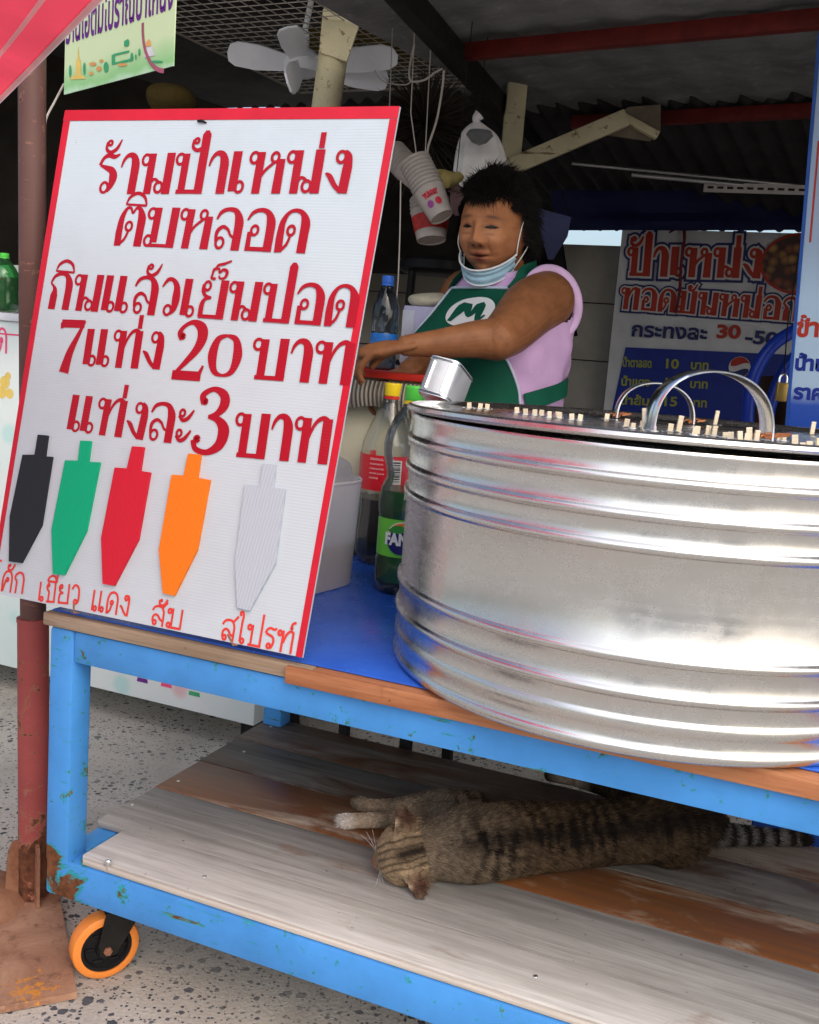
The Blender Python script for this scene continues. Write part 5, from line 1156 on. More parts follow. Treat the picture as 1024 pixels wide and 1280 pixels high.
bag('small pinkish plastic bag hanging low beside the vendor head', (570, 226), None, [(230, 568, 573), (236, 564, 580), (250, 563, 584), (264, 565, 582), (270, 569, 578)], 2.80, cloth('pink_bag', (.40, .25, .26), .5, .3, .6, 30))
# bundle of dark thatch / broom
bc = PY(530, 165, 3.0); n = 2600
bc_np = np.array(bc); th_ = rng.normal(size=(n, 3)); th_ /= np.linalg.norm(th_, axis=1, keepdims=True)
roots = bc_np + th_*np.array((.075, .06, .10))*rng.uniform(.2, 1, (n, 1)); dirs = th_*np.array((1, .6, .9))+np.array((0, 0, -.25))
me = strands(roots, dirs, rng.uniform(.06, .13, n), rng.uniform(.0010, .0022, n), np.array((.022, .016, .012))*rng.uniform(.4, 1.8, (n, 1)), view=np.array((0, -1, 0)))
o = link_mesh('straw_bundle', me, vmat('straw', .8)); tag(o, 'dark bristly straw bundle hanging between the sign and the white bag', 'straw')
mb = MB(); a = PY(556, 200, 2.9); mb.limb([PY(540, 206, 3.02), PY(551, 192, 3.02), PY(563, 176, 3.02)], [.022, .028, .026], 12, 5); o = part('rolled_paper', mb, flat('dull_tan_paper', (.23, .16, .10), .8, 0, .2)); tag(o, 'dull tan paper roll tucked into the hanging straw bundle', 'paper roll')
mb = MB(); mb.limb([PY(548, 218, 2.75), PY(558, 224, 2.73), PY(572, 222, 2.75)], [.014, .02, .014], 10, 5)
for v in mb.bm.verts: v.co += V((1, 1, 1))*.012*mnoise.noise(v.co*40)
o = part('yellow_rag', mb, cloth('yellow_rag', (.40, .32, .12), .9, 0, .5, 40)); tag(o, 'small yellowish rag hanging above the paper cups', 'rag')
# cables
M_cab = flat('grey_cable', (.42, .39, .35), .6, 0, .1)
def cable(lab, px, r=.0022, m=M_cab):
    mbx = MB(); mbx.tube(spline([PY(x, y, Y) for x, y, Y in px], 8), r, 6); o = part('cable', mbx, m); tag(o, lab, 'cable')
cable('thick pale cable dangling in front of the straw bundle', [(555, 88, 2.7), (553, 110, 2.7), (546, 150, 2.68), (535, 185, 2.66), (537, 200, 2.65), (547, 215, 2.64)], .0028)
cable('pale cable looping below the wire mesh beside the fan', [(518, 55, 2.75), (512, 85, 2.74), (514, 101, 2.73), (530, 100, 2.72), (545, 90, 2.72), (553, 86, 2.71)], .0026)
cable('long thin cord hanging beside the right edge of the menu sign', [(501, 225, 2.55), (500, 290, 2.55), (498, 345, 2.56), (496, 375, 2.57), (497, 412, 2.58)], .0016)
cable('thin dim wire drooping between the fan and the straw bundle', [(468, 88, 2.9), (480, 102, 2.9), (505, 106, 2.88), (514, 102, 2.86)], .0018)
cable('pale wire hanging between the steel prop and the green banner', [(80, 105, 2.5), (68, 128, 2.48), (58, 148, 2.46), (56, 168, 2.46)], .0026)

# ------------------------------------------------------------------ the vendor
WB = V((.19, 2.65, 0))
vendor = thing('person', 'vendor with short black hair, lowered face mask, lilac top and green apron', 'person', WB)
bF = V((-.76, -.65, 0)).normalized(); bL = V((.65, -.76, 0)).normalized()
SEC = [(.00, (.165, 2.66), .17, .13), (.80, (.165, 2.66), .185, .145), (.98, (.168, 2.655), .188, .150), (1.08, (.176, 2.650), .182, .148), (1.16, (.184, 2.648), .182, .150), (1.24, (.192, 2.65), .186, .150), (1.31, (.202, 2.652), .180, .125), (1.355, (.207, 2.655), .165, .100), (1.39, (.208, 2.66), .130, .080), (1.415, (.208, 2.662), .085, .066), (1.44, (.206, 2.66), .062, .06)]
_z = [s[0] for s in SEC]
def tsec(z): return (np.interp(z, _z, [s[1][0] for s in SEC]), np.interp(z, _z, [s[1][1] for s in SEC]), np.interp(z, _z, [s[2] for s in SEC]), np.interp(z, _z, [s[3] for s in SEC]))
def torso(th, z, off=0.0):
    cx, cy, a, b = tsec(z); c_, s_ = math.cos(th), math.sin(th); n_ = 2.5
    sc = abs(c_)**(2/n_)*math.copysign(1, c_); ss = abs(s_)**(2/n_)*math.copysign(1, s_)
    bust = .0
    if c_ > 0: bust = .040*math.exp(-((z-1.215)/.062)**2)*(math.exp(-((th-.52)/.36)**2)+math.exp(-((th+.52)/.36)**2)) + .022*math.exp(-((z-1.04)/.07)**2)*c_
    return V((cx, cy, z)) + bF*((b+off)*sc+bust) + bL*((a+off)*ss)
hc = PY(617, 284, 2.60)
hF = V((-.43, -.87, -.13)).normalized(); hL0 = V((.86, -.50, -.04)).normalized(); hL = (hL0-hF*hL0.dot(hF)).normalized(); hU = hF.cross(hL).normalized()
if hU.z < 0: hU = -hU
HM = frame(hc, hL, hF, hU); HMi = HM.inverted()
g1 = lambda x, m, s: math.exp(-((x-m)/s)**2)
def headpt(th, ph):
    x, y, z = math.sin(th)*math.cos(ph), math.cos(th)*math.cos(ph), math.sin(ph)
    px, py, pz = x*.077, y*.096, z*.117
    if z < 0:
        px *= 1-.11*(-z)**1.6; py *= (1-.10*(-z)**2) if y > 0 else (1-.40*(-z)**1.2)
        px *= 1+.10*g1(z, -.35, .3)
    if z > .2: px *= 1-.03*(z-.2)
    if y > 0:
        k = min(1, y*2.5)
        ax = abs(px)
        d = .0
        d += .0155*g1(px, 0, .0115)*g1(pz, -.030, .0125) + .010*g1(px, 0, .009)*g1(pz, -.012, .018) + .004*g1(px, 0, .010)*g1(pz, .008, .015)
        d += .0085*g1(ax, .0150, .0075)*g1(pz, -.0345, .0085)
        d -= .0065*g1(ax, .031, .015)*g1(pz, .001, .0105)
        d += .0062*g1(ax, .031, .0135)*g1(pz, .0005, .0075)
        d += .0035*g1(pz, .024, .010)*g1(ax, .028, .024)
        d += .0085*g1(ax, .042, .019)*g1(pz, -.028, .018)
        d -= .0026*g1(ax, .026+.30*(-.045-pz), .0045)*g1(pz, -.050, .016)
        d += .0075*g1(px, 0, .021)*g1(pz, -.0605, .0065) + .0075*g1(px, 0, .018)*g1(pz, -.0735, .0065)
        d -= .0050*g1(px, 0, .026)*g1(pz, -.0668, .0026)
        d -= .003*g1(px, 0, .02)*g1(pz, -.086, .006)
        d += .0075*g1(px, 0, .020)*g1(pz, -.103, .013)
        d += .003*g1(ax, .045, .02)*g1(pz, -.075, .02)
        py += d*k*1.25
    return V((px, py, pz))
mb = MB(); nt_, npz = 220, 150
mb.grid(lambda u, v: HM @ headpt(2*math.pi*u, -math.pi/2*.999+math.pi*.999*v), nt_, npz, True)
for rg_ in (0, 1):   # close the poles
    vs = [v for v in mb.bm.verts if len(v.link_edges) == 3]
bmesh.ops.holes_fill(mb.bm, edges=[e for e in mb.bm.edges if e.is_boundary], sides=400)
for s_ in (-1, 1):   # ears
    mb.ell(HM @ V((s_*.0765, -.012, -.008)), (1, 1, 1), HM.to_3x3().to_4x4() @ Matrix.Rotation(s_*.35, 4, 'Z') @ Matrix.Diagonal((.0095, .019, .031, 1)))
    mb.ell(HM @ V((s_*.0775, -.006, -.032)), (1, 1, 1), HM.to_3x3().to_4x4() @ Matrix.Diagonal((.006, .009, .010, 1)))
# neck and hidden torso
mb.limb([V((.206, 2.675, 1.33)), V((.206, 2.665, 1.41)), HM @ V((0, -.028, -.06))], [.080, .060, .058], 24, 6)
mb.grid(lambda u, v: torso(2*math.pi*u, .80+.625*v, -.012), 64, 40, True); bmesh.ops.holes_fill(mb.bm, edges=[e for e in mb.bm.edges if e.is_boundary], sides=400)
SH = V((.206, 2.655, 1.338)) + bL*.128
EL = PY(623, 424, 2.365); WR = PY(508, 432, 2.33)
mb.limb([SH-bL*.05+CZ*.005, SH+CZ*.002, SH.lerp(EL, .35)+CZ*.012, SH.lerp(EL, .75), EL, ], [.062, .071, .069, .058, .049], 26, 8)
mb.limb([EL+(EL-WR)*.04, EL, EL.lerp(WR, .25)+CZ*.003, EL.lerp(WR, .6), WR], [.044, .048, .042, .033, .0235], 24, 8, flat=.92)
SR = V((.206, 2.655, 1.345)) - bL*.155
ER = PY(545, 452, 2.70); WR2 = PY(512, 464, 2.46)
mb.limb([SR+bL*.04, SR, SR.lerp(ER, .5), ER], [.064, .070, .062, .05], 22, 7)
mb.limb([ER, ER.lerp(WR2, .5), WR2], [.05, .042, .028], 20, 7)
def hand(mbx, wr, d, up, sgn):
    d = d.normalized(); up = (up-d*up.dot(d)).normalized(); sd = d.cross(up)*sgn       # sd points to the thumb
    kn = wr + d*.078
    mbx.limb([wr-d*.01, wr+d*.02, wr+d*.05, kn], [.026, .030, .036, .034], 18, 6, flat=.50, ref=sd)
    for k, (o_, ln) in enumerate(((.030, .038), (.0105, .043), (-.0095, .040), (-.028, .032))):
        b_ = kn + sd*o_ - d*.004; j1 = b_ + d*ln*.85 - up*ln*(.35+.10*k) + sd*o_*.06; j2 = j1 + d*ln*.30 - up*ln*.62; j3 = j2 - d*ln*.10 - up*ln*.50
        mbx.limb([b_-d*.018, b_, j1, j2, j3], [.0088, .0086, .0076, .0068, .0056], 10, 4)
    tb = wr + d*.028 + sd*.026 - up*.004
    mbx.limb([tb-sd*.012, tb, tb+d*.026+sd*.020-up*.014, tb+d*.050+sd*.018-up*.030, tb+d*.062+sd*.010-up*.040], [.013, .0135, .0115, .0098, .0078], 12, 4)
hand(mb, WR, V((-.93, .10, -.22)), V((-.15, -.25, 1)), 1)
hand(mb, WR2, V((-.75, -.10, -.35)), V((-.2, -.2, 1)), -1)
me = fuse(mb, .0017, 2, .4)
# face definition after the union: highlights and shade painted into the skin colour
P = coords(me); hm = np.array(HMi); q = P @ hm[:3, :3].T + hm[:3, 3]
G1 = lambda a, m, s: np.exp(-((a-m)/s)**2)
ax = np.abs(q[:, 0]); X_, Z_ = q[:, 0], q[:, 2]; front = np.clip((q[:, 1]-.035)/.02, 0, 1)
nz_ = np.array([mnoise.noise(V(p)*26) for p in P.tolist()])*.5+np.array([mnoise.noise(V(p)*90) for p in P.tolist()])*.25
col = np.array((.28, .118, .052))[None]*(1+.28*nz_[:, None])
face = front[:, None]; col = col*(1+.62*np.clip((q[:, 1]-.0)/.05, 0, 1)*(np.abs(Z_) < .14)*(np.abs(X_) < .09))[:, None]  # face lightened against the shaded arms, light painted into the skin
def lay(c, k): 
    global col
    k = np.clip(k, 0, 1)[:, None]; col = col*(1-k)+np.array(c)[None]*k
lay((.56, .26, .13), .6*front*G1(ax, .040, .02)*G1(Z_, -.026, .02))  # highlights on cheeks and nose painted into the skin colour
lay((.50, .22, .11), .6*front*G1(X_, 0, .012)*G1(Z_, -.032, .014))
lay((.23, .055, .045), 1.0*front*G1(X_, 0, .023)**2*np.clip(G1(Z_, -.0605, .0058)+G1(Z_, -.0735, .0060), 0, 1))
lay((.025, .008, .007), 1.2*front*G1(X_, 0, .027)*G1(Z_, -.0668+9*np.minimum(ax, .03)**2, .0026))
lay((.05, .024, .017), .8*front*G1(ax, .032, .019)*G1(Z_, .0245-(ax-.031)*.12-((ax-.031)**2)*6, .0042))
dxe = ax-.031; zu = .0058-dxe**2*20; zl = -.0030+dxe**2*11
lay((.010, .006, .005), 1.5*front*np.clip((zu-Z_)/.0013+.3, 0, 1)*np.clip((Z_-zl)/.0013+.3, 0, 1)*(np.abs(dxe) < .0165))
lay((.13, .05, .028), .7*front*G1(ax, .031, .014)*G1(Z_, .0075-((ax-.031)**2)*12, .0022))
lay((.42, .20, .11), .5*front*G1(ax, .031, .013)*G1(Z_, -.0085, .0024))
lay((.03, .010, .007), 1.2*front*G1(ax, .0090, .0050)*G1(Z_, -.0425, .0036))
lay((.13, .05, .026), .7*front*G1(X_, 0, .022)*G1(Z_, -.0480, .0050))  # shade below the nose painted in, then nose sides and folds
lay((.17, .07, .038), .45*front*G1(ax, .0125, .004)*G1(Z_, .004, .014))
lay((.16, .065, .035), .55*front*G1(ax, .030, .013)*G1(Z_, -.0150, .0026))
lay((.15, .06, .032), .6*front*G1(ax, .026+.30*(-.045-Z_), .0030)*G1(Z_, -.050, .014))
for _c in (0,): pass
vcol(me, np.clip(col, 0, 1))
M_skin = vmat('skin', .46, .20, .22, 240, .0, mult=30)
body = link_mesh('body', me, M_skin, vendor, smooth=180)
# lilac sleeveless top
M_lil = cloth('lilac_cotton', (.62, .40, .66), .85, .0, .5, 8); M_lil2 = cloth('lilac_binding', (.70, .48, .74), .8, 0, .2, 12)
mb = MB()
def topf(u, v):
    th = 2*math.pi*u; z = .80+.59*v; o_ = .007+.006*math.sin(th*6+z*26)*math.sin(z*34)*max(0, min(1, (1.33-z)/.1))+.005*mnoise.noise(V((th*3, z*14, 2)))
    return torso(th, z, o_)
g_ = MB(); g_.grid(topf, 160, 90, True)
cF_ = SH+bL*.008
for f in list(g_.bm.faces):
    c_ = f.calc_center_median(); r_ = (c_-cF_); s_ = (c_-(SR-bL*.008))
    if (r_.length < .071 and r_.dot(bL) > -.03) or s_.length < .072: g_.bm.faces.remove(f)
sh_ = part('lilac_top', g_, M_lil, vendor, smooth=60, normals=True)
mb = MB()
rp_ = []
for k in range(40):
    a = 2*math.pi*k/40; e1_ = (CZ*.98-bF*.1).normalized(); e2_ = (bF*.9-bL*.25).normalized()
    p = cF_+bL*(.012-.018*math.sin(a)) + e1_*(.081*math.sin(a)-.004) + e2_*(.077*math.cos(a)); rp_.append(p)
mb.tube(rp_, .0085, 10, closed=True, flat=1.5, ref=bL)
part('armhole_binding', mb, M_lil2, vendor, smooth=60)
mb = MB(); 
def shst(u, v): # shoulder strap of the top from neck side to the armhole
    a = V((.206, 2.655, 1.40))+bL*(.075+.055*v); th_ = -1.1+2.2*u; return a + bF*(.075*math.sin(th_))+CZ*(.022*math.cos(th_)-.012-.02*v)
mb.grid(shst, 24, 10); part('shoulder_strap', mb, M_lil, vendor, smooth=60)
# green apron
M_apr = cloth('green_apron', (.008, .095, .058), .7, 0, .5, 9); M_pipe = cloth('apron_binding', (.55, .62, .74), .7, 0, .1, 20)
def apw(z):   # angular half width of the bib / skirt
    return np.interp(z, [.80, 1.02, 1.12, 1.17, 1.22, 1.30, 1.36], [1.45, 1.36, 1.15, .98, .80, .60, .56])
def aprf(u, v, off=.014):
    z = .80+.56*v; w = apw(z); th = -w+2*w*u; p = torso(th, z, off+(.006*math.sin(th*5+z*20)+.005*mnoise.noise(V((th*2.5, z*16, 7))))*(1-v)); return p
mb = MB(); mb.grid(aprf, 70, 70); part('apron', mb, M_apr, vendor, smooth=60)
mb = MB(); edge_ = [aprf(1, v, .0155) for v in np.linspace(0, 1, 40)]+[aprf(u, 1, .0155) for u in np.linspace(1, 0, 20)][1:]+[aprf(0, v, .0155) for v in np.linspace(1, 0, 40)][1:]
mb.tube(edge_, .0034, 8); part('apron_binding', mb, M_pipe, vendor, smooth=60)
def strip(name, pts_, wd, m, th=.002, ref=None):
    mbx = MB(); q = [V(p) for p in spline(pts_, 8)]; n = len(q)
    def f(u, v):
        i = int(round(u*(n-1))); t_ = (q[min(i+1, n-1)]-q[max(i-1, 0)]).normalized(); nn = ((q[i]-V((.2, 2.66, q[i].z)))).normalized() if ref is None else V(ref); s_ = t_.cross(nn).normalized(); nn = s_.cross(t_)
        k = [(-1, 0), (1, 0), (1, 1), (-1, 1)][int(round(v*4)) % 4]; return q[i]+s_*(k[0]*wd/2)+nn*(k[1]*th)
    mbx.grid(f, n, 4, False, True); return part(name, mbx, m, vendor, smooth=40)
strip('apron_tie', [torso(1.28, 1.095, .016), torso(1.6, 1.115, .014), torso(2.1, 1.135, .012), torso(2.7, 1.14, .010)], .042, M_apr)
strip('neck_strap', [aprf(1, .99, .016), torso(.72, 1.380, .016), torso(.95, 1.405, .016), V((.206, 2.66, 1.425))+bL*.078-bF*.01, V((.206, 2.70, 1.43))+bL*.04], .026, M_apr)
strip('neck_strap', [aprf(0, .99, .016), torso(-.72, 1.380, .016), torso(-.95, 1.405, .016), V((.206, 2.66, 1.425))-bL*.078], .026, M_apr)
strip('neckline_binding', [torso(-1.0, 1.405, .010), torso(-.5, 1.392, .010), torso(0, 1.388, .010), torso(.5, 1.392, .010), torso(1.0, 1.405, .010)], .014, M_lil2, .004)
# badge on the bib
bc_ = None
def bibpt(x, y, o_=.0165):   # flat badge artwork laid on the bib: x across (m), y up
    z = 1.298+y; _, _, a, b = tsec(z); return torso(.14+x/.125, z, o_)
def bibart(name, pts_, m, o_):
    mbx = MB(); mbx.poly([(x, y) for x, y in pts_], Matrix(), 0); finer(mbx, .007)
    for v in mbx.bm.verts: v.co = bibpt(v.co.x, v.co.y, o_)
    return part(name, mbx, m, vendor, smooth=0)
bibart('badge', [(.040*math.cos(k*.1745), .038*math.sin(k*.1745)) for k in range(36)], M_wht, .0170)
for pts_ in ([(-.026, -.024), (-.016, .017), (-.003, -.010), (.008, .018), (.017, -.017), (.027, -.006)],):
    q = spline([(*p, w__) for p, w__ in zip(pts_, (.006, .013, .006, .014, .008, .004))], 6); mbx = MB(); A_ = []; 
    for i, a in enumerate(q):
        t_ = q[min(i+1, len(q)-1)]-q[max(i-1, 0)]; n_ = np.array((-t_[1], t_[0])); n_ = n_/(np.linalg.norm(n_)+1e-9); A_.append((a[:2]+n_*a[2]*.6, a[:2]-n_*a[2]*.6))
    vs = [(mbx.bm.verts.new(bibpt(*a, .0182)), mbx.bm.verts.new(bibpt(*b, .0182))) for a, b in A_]
    for i in range(len(vs)-1): mbx.bm.faces.new((vs[i][0], vs[i][1], vs[i+1][1], vs[i+1][0]))
    part('badge_letter', mbx, M_apr, vendor, smooth=0)
mbx = MB(); mt_ = text_mesh('M.CLUB', .016, .0008)
for v in mt_.vertices:
    a = -.75+v.co.x/.052; r_ = .060+v.co.y*-.0; rr_ = .058-v.co.y; v.co = bibpt(rr_*math.cos(a), rr_*math.sin(a), .0172)
mbx.bm.from_mesh(mt_); part('badge_text', mbx, M_wht, vendor, smooth=0)
# face mask pulled under the chin
M_mask = cloth('mask_blue', (.42, .66, .80), .8, .15, .15, 30)
t = M_mask.node_tree
def maskf(u, v):
    a = -1.30+2.60*u; r0_ = .078+.012*math.cos(a); 
    x = math.sin(a)*(.073-.006*v); y = math.cos(a)*(.094-.022*v)-.004; z = -.098+.040*(1-math.cos(a))*1.35-.036*v+.006*math.sin(v*3.14)
    fold = .0018*math.sin(v*18)
    return HM @ V((x*(1.05)+fold*math.sin(a), y*(1.07)+fold*math.cos(a), z-.002))
mb = MB(); mb.grid(maskf, 60, 22); part('face_mask', mb, M_mask, vendor, smooth=60)
mb = MB(); mb.tube([maskf(u, -.01) for u in np.linspace(0, 1, 40)], .0022, 6); mb.tube([maskf(u, 1.01) for u in np.linspace(0, 1, 40)], .0018, 6); part('mask_edge', mb, M_wht, vendor)
for s_, uu in ((1, 1), (-1, 0)):
    mb = MB(); mb.tube(spline([maskf(uu, .05), HM @ V((s_*.079, .030, -.035)), HM @ V((s_*.080, .010, .012)), HM @ V((s_*.084, -.016, .026)), HM @ V((s_*.086, -.034, .0)), HM @ V((s_*.083, -.02, -.045)), maskf(uu, .95)], 6), .0014, 6)
    part('ear_loop', mb, M_wht, vendor)
# hair
def hairmask(p):  # is this head point under hair (head-local)
    x, y, z = p; 
    if y > .02: return z > .062+.006*math.sin(x*80)-abs(x)*.10*0 or (abs(x) > .058 and z > .036)
    return z > -.030 if y > -.03 else z > -.065
mb = MB(); H0 = []
def hcap(u, v):
    th = 2*math.pi*u; ph = -math.pi/2+math.pi*(.0+v); p = headpt(th, ph*.999); n_ = p.normalized(); k = (.010 if n_.y < .35 else .003)+.013*max(0, n_.z)+.008*max(0, -n_.y)+.007*mnoise.noise(p*60)
    return HM @ (p+n_*k)
mb.grid(hcap, 120, 80, True)
for f in list(mb.bm.faces):
    c_ = HMi @ f.calc_center_median()
    if not hairmask((c_.x*.92, c_.y*.92, c_.z*.90)) or (c_.y > .012 and c_.z < .078): mb.bm.faces.remove(f)
M_hair = vmat('black_hair', .6, .08)
t = NT('hair_base'); t.set(base=(.006, .005, .005), rough=.7, spec=.05); hair = part('hair', mb, t.m, vendor, smooth=60)
rts, drs, lns = [], [], []
while len(rts) < 15000:
    th, ph = random.uniform(0, 6.283), math.asin(random.uniform(-.6, 1)); p = headpt(th, ph)
    if not hairmask(p): continue
    n_ = p.normalized(); up_k = max(0, n_.z)
    flow = V((n_.x*.6+.25, -.55+.2*n_.y, .55*up_k-.85*(1-up_k)))
    cl = V((mnoise.noise(p*38), mnoise.noise(p*38+V((9, 0, 0))), mnoise.noise(p*38+V((0, 9, 0))))); d_ = (n_*(.14+.16*random.random()) + flow*.9 + cl*.7 + V((random.gauss(0, .12), random.gauss(0, .12), random.gauss(0, .12)))).normalized()
    if ph < .55 and n_.y > -.1 and abs(n_.x) > .5: d_ = (V((n_.x*.25, -1, -.15+random.gauss(0, .2)))+n_*.25).normalized()
    elif n_.y > .3 and ph < 1.0: d_ = (V((-.5*n_.x+random.gauss(-.25, .35), .15, -.05+random.gauss(.45, .35)))+n_*.6).normalized()
    rts.append(HM @ (p+n_*.010)); drs.append(HM.to_3x3() @ d_); lns.append(random.uniform(.022, .048)*(1.1 if up_k > .6 else .9)*(.72 if p.x < -.02 else 1))
for k in range(60):   # wind-lifted tuft on the crown
    p = headpt(random.gauss(0, .9), random.uniform(1.15, 1.5)); rts.append(HM @ (p*1.10)); drs.append(V((random.gauss(-.1, .35), random.gauss(-.3, .3), .8)).normalized()); lns.append(random.uniform(.035, .06))
for k in range(420):   # loose wisps over the forehead
    p = headpt(random.gauss(.05, .55), math.asin(random.uniform(.52, .66))); n_ = p.normalized()
    rts.append(HM @ (p+n_*.006)); drs.append(HM.to_3x3() @ (V((random.gauss(.1, .45), .25, -.75+random.gauss(0, .25)))+n_*.35).normalized()); lns.append(random.uniform(.012, .030))
n = len(rts)
me = strands(np.array([tuple(v) for v in rts]), np.array([tuple(v) for v in drs]), np.array(lns), np.full(n, .00075), np.array((.008, .006, .006))*rng.uniform(.4, 1.8, (n, 1)), bend=rng.normal(0, .25, (n, 3))+np.array((0, 0, -.5)))
link_mesh('hair_strands', me, M_hair, vendor)

# ------------------------------------------------------------------ the cat
ZS = .262
C_ = lambda x, y, z: PZ(x, y, ZS+z)
nose = C_(464, 1077, .022); hcen = C_(507, 1068, .050)
cf = (nose-C_(545, 1058, .052)).normalized(); ce = (C_(505, 1030, .105)-C_(527, 1112, .012)); ce = (ce-cf*ce.dot(cf)).normalized(); cu = cf.cross(ce).normalized()
if cu.z < 0: cu = -cu
spine = [C_(535, 1062, .050), C_(585, 1058, .060), C_(645, 1050, .066), C_(710, 1046, .068), C_(775, 1040, .068), C_(835, 1032, .066), C_(880, 1030, .050)]
srad = [.050, .066, .066, .060, .060, .068, .045]
mb = MB(); mb.limb(spine, srad, 30, 8)
mb.ell(hcen, (1, 1, 1), frame(V((0, 0, 0)), cf, ce, cu) @ Matrix.Diagonal((.055, .056, .047, 1)))
mb.ell(hcen+cf*.030-cu*.010, (1, 1, 1), frame(V((0, 0, 0)), cf, ce, cu) @ Matrix.Diagonal((.030, .026, .021, 1)))
mb.ell(hcen+cf*.048-cu*.015, (1, 1, 1), frame(V((0, 0, 0)), cf, ce, cu) @ Matrix.Diagonal((.014, .017, .013, 1)))
for s_ in (-1, 1): mb.ell(hcen+ce*(s_*.026)+cf*.008-cu*.012, (1, 1, 1), frame(V((0, 0, 0)), cf, ce, cu) @ Matrix.Diagonal((.032, .025, .026, 1)))
def catear(tip, b1_, b2_, inner):
    a, b, c = tip, b1_, b2_; n_ = (b-a).cross(c-a).normalized()
    if n_.dot(inner) < 0: n_ = -n_
    def f(u, v, s):
        w_ = math.sin(math.pi*u); q = b.lerp(c, u); e = q.lerp(a, v*(1-.10*v*(1-w_))); cup = -.014*w_*(1-v*.75)
        return e + n_*(cup + s) + (a-(b+c)/2)*(.0)
    n1, n2 = 14, 12; g_ = MB()
    def ff(u, v): return f(u, v*.96, 0)
    front_ = [[g_.bm.verts.new(f(i/(n1-1), j/(n2-1)*.95, .0022)) for j in range(n2)] for i in range(n1)]
    back_ = [[g_.bm.verts.new(f(i/(n1-1), j/(n2-1)*.95, -.0032)) for j in range(n2)] for i in range(n1)]
    for A_ in (front_, back_):
        for i in range(n1-1):
            for j in range(n2-1): g_.bm.faces.new((A_[i][j], A_[i+1][j], A_[i+1][j+1], A_[i][j+1]))
    def side(l1, l2):
        for k in range(len(l1)-1): g_.bm.faces.new((l1[k], l1[k+1], l2[k+1], l2[k]))
    side(front_[0], back_[0]); side(front_[-1], back_[-1]); side([r[0] for r in front_], [r[0] for r in back_]); side([r[-1] for r in front_], [r[-1] for r in back_])
    bmesh.ops.recalc_face_normals(g_.bm, faces=g_.bm.faces[:]); mb.add(g_.bm)
E1, E2 = [(hcen+ce*(s_*.092)+cu*.030-cf*.004, hcen+ce*(s_*.030)+cu*.040+cf*.018, hcen+ce*(s_*.048)+cu*.004-cf*.038) for s_ in (1, -1)]
catear(*E1, cf); catear(*E2, cf)
# legs, haunch, tail
mb.limb([C_(585, 1030, .055), C_(548, 1015, .040), C_(500, 1024, .022), C_(455, 1026, .016), C_(432, 1027, .0145)], [.036, .026, .018, .0150, .0165], 14, 6)
mb.limb([C_(590, 1012, .070), C_(550, 1003, .050), C_(500, 1008, .026), C_(466, 1008, .017), C_(452, 1005, .0145)], [.034, .024, .017, .0145, .0155], 14, 6)
for cx_, cy_, sd_ in ((432, 1027, 1), (452, 1005, 1)):
    for k in (-1.5, -.5, .5, 1.5): mb.ell(C_(cx_-7, cy_, .010)+ce*(k*.0062), (.010, .0052, .0075), frame(V((0, 0, 0)), cf, ce, cu))
mb.ell(C_(838, 1040, .066), (.074, .070, .068), frame(V((0, 0, 0)), CX, CY, CZ)); mb.ell(C_(590, 1050, .060), (.062, .068, .066), frame(V((0, 0, 0)), CX, CY, CZ))
mb.limb([C_(820, 1010, .055), C_(770, 985, .042), C_(725, 975, .028), C_(705, 972, .030), C_(688, 969, .020)], [.045, .030, .018, .0150, .0150], 14, 6)
tail = [C_(868, 1040, .045), C_(905, 1044, .030), C_(945, 1046, .020), C_(985, 1048, .017), C_(1008, 1051, .0150)]
mb.limb(tail, [.034, .024, .0185, .0160, .012], 14, 6)
for v in mb.bm.verts: v.co.z = max(v.co.z, ZS+.0012)
me = fuse(mb, .0032, 6, .5)
P = coords(me); Nn = norms(me)
ev = np.array([tuple(v) for v in spine]+[tuple(v) for v in tail[1:]])
seg_ = np.linalg.norm(np.diff(ev, axis=0), axis=1); cum = np.r_[0, np.cumsum(seg_)]
dense = np.array(spline([tuple(v) for v in ev], 12)); dl = np.r_[0, np.cumsum(np.linalg.norm(np.diff(dense, axis=0), axis=1))]
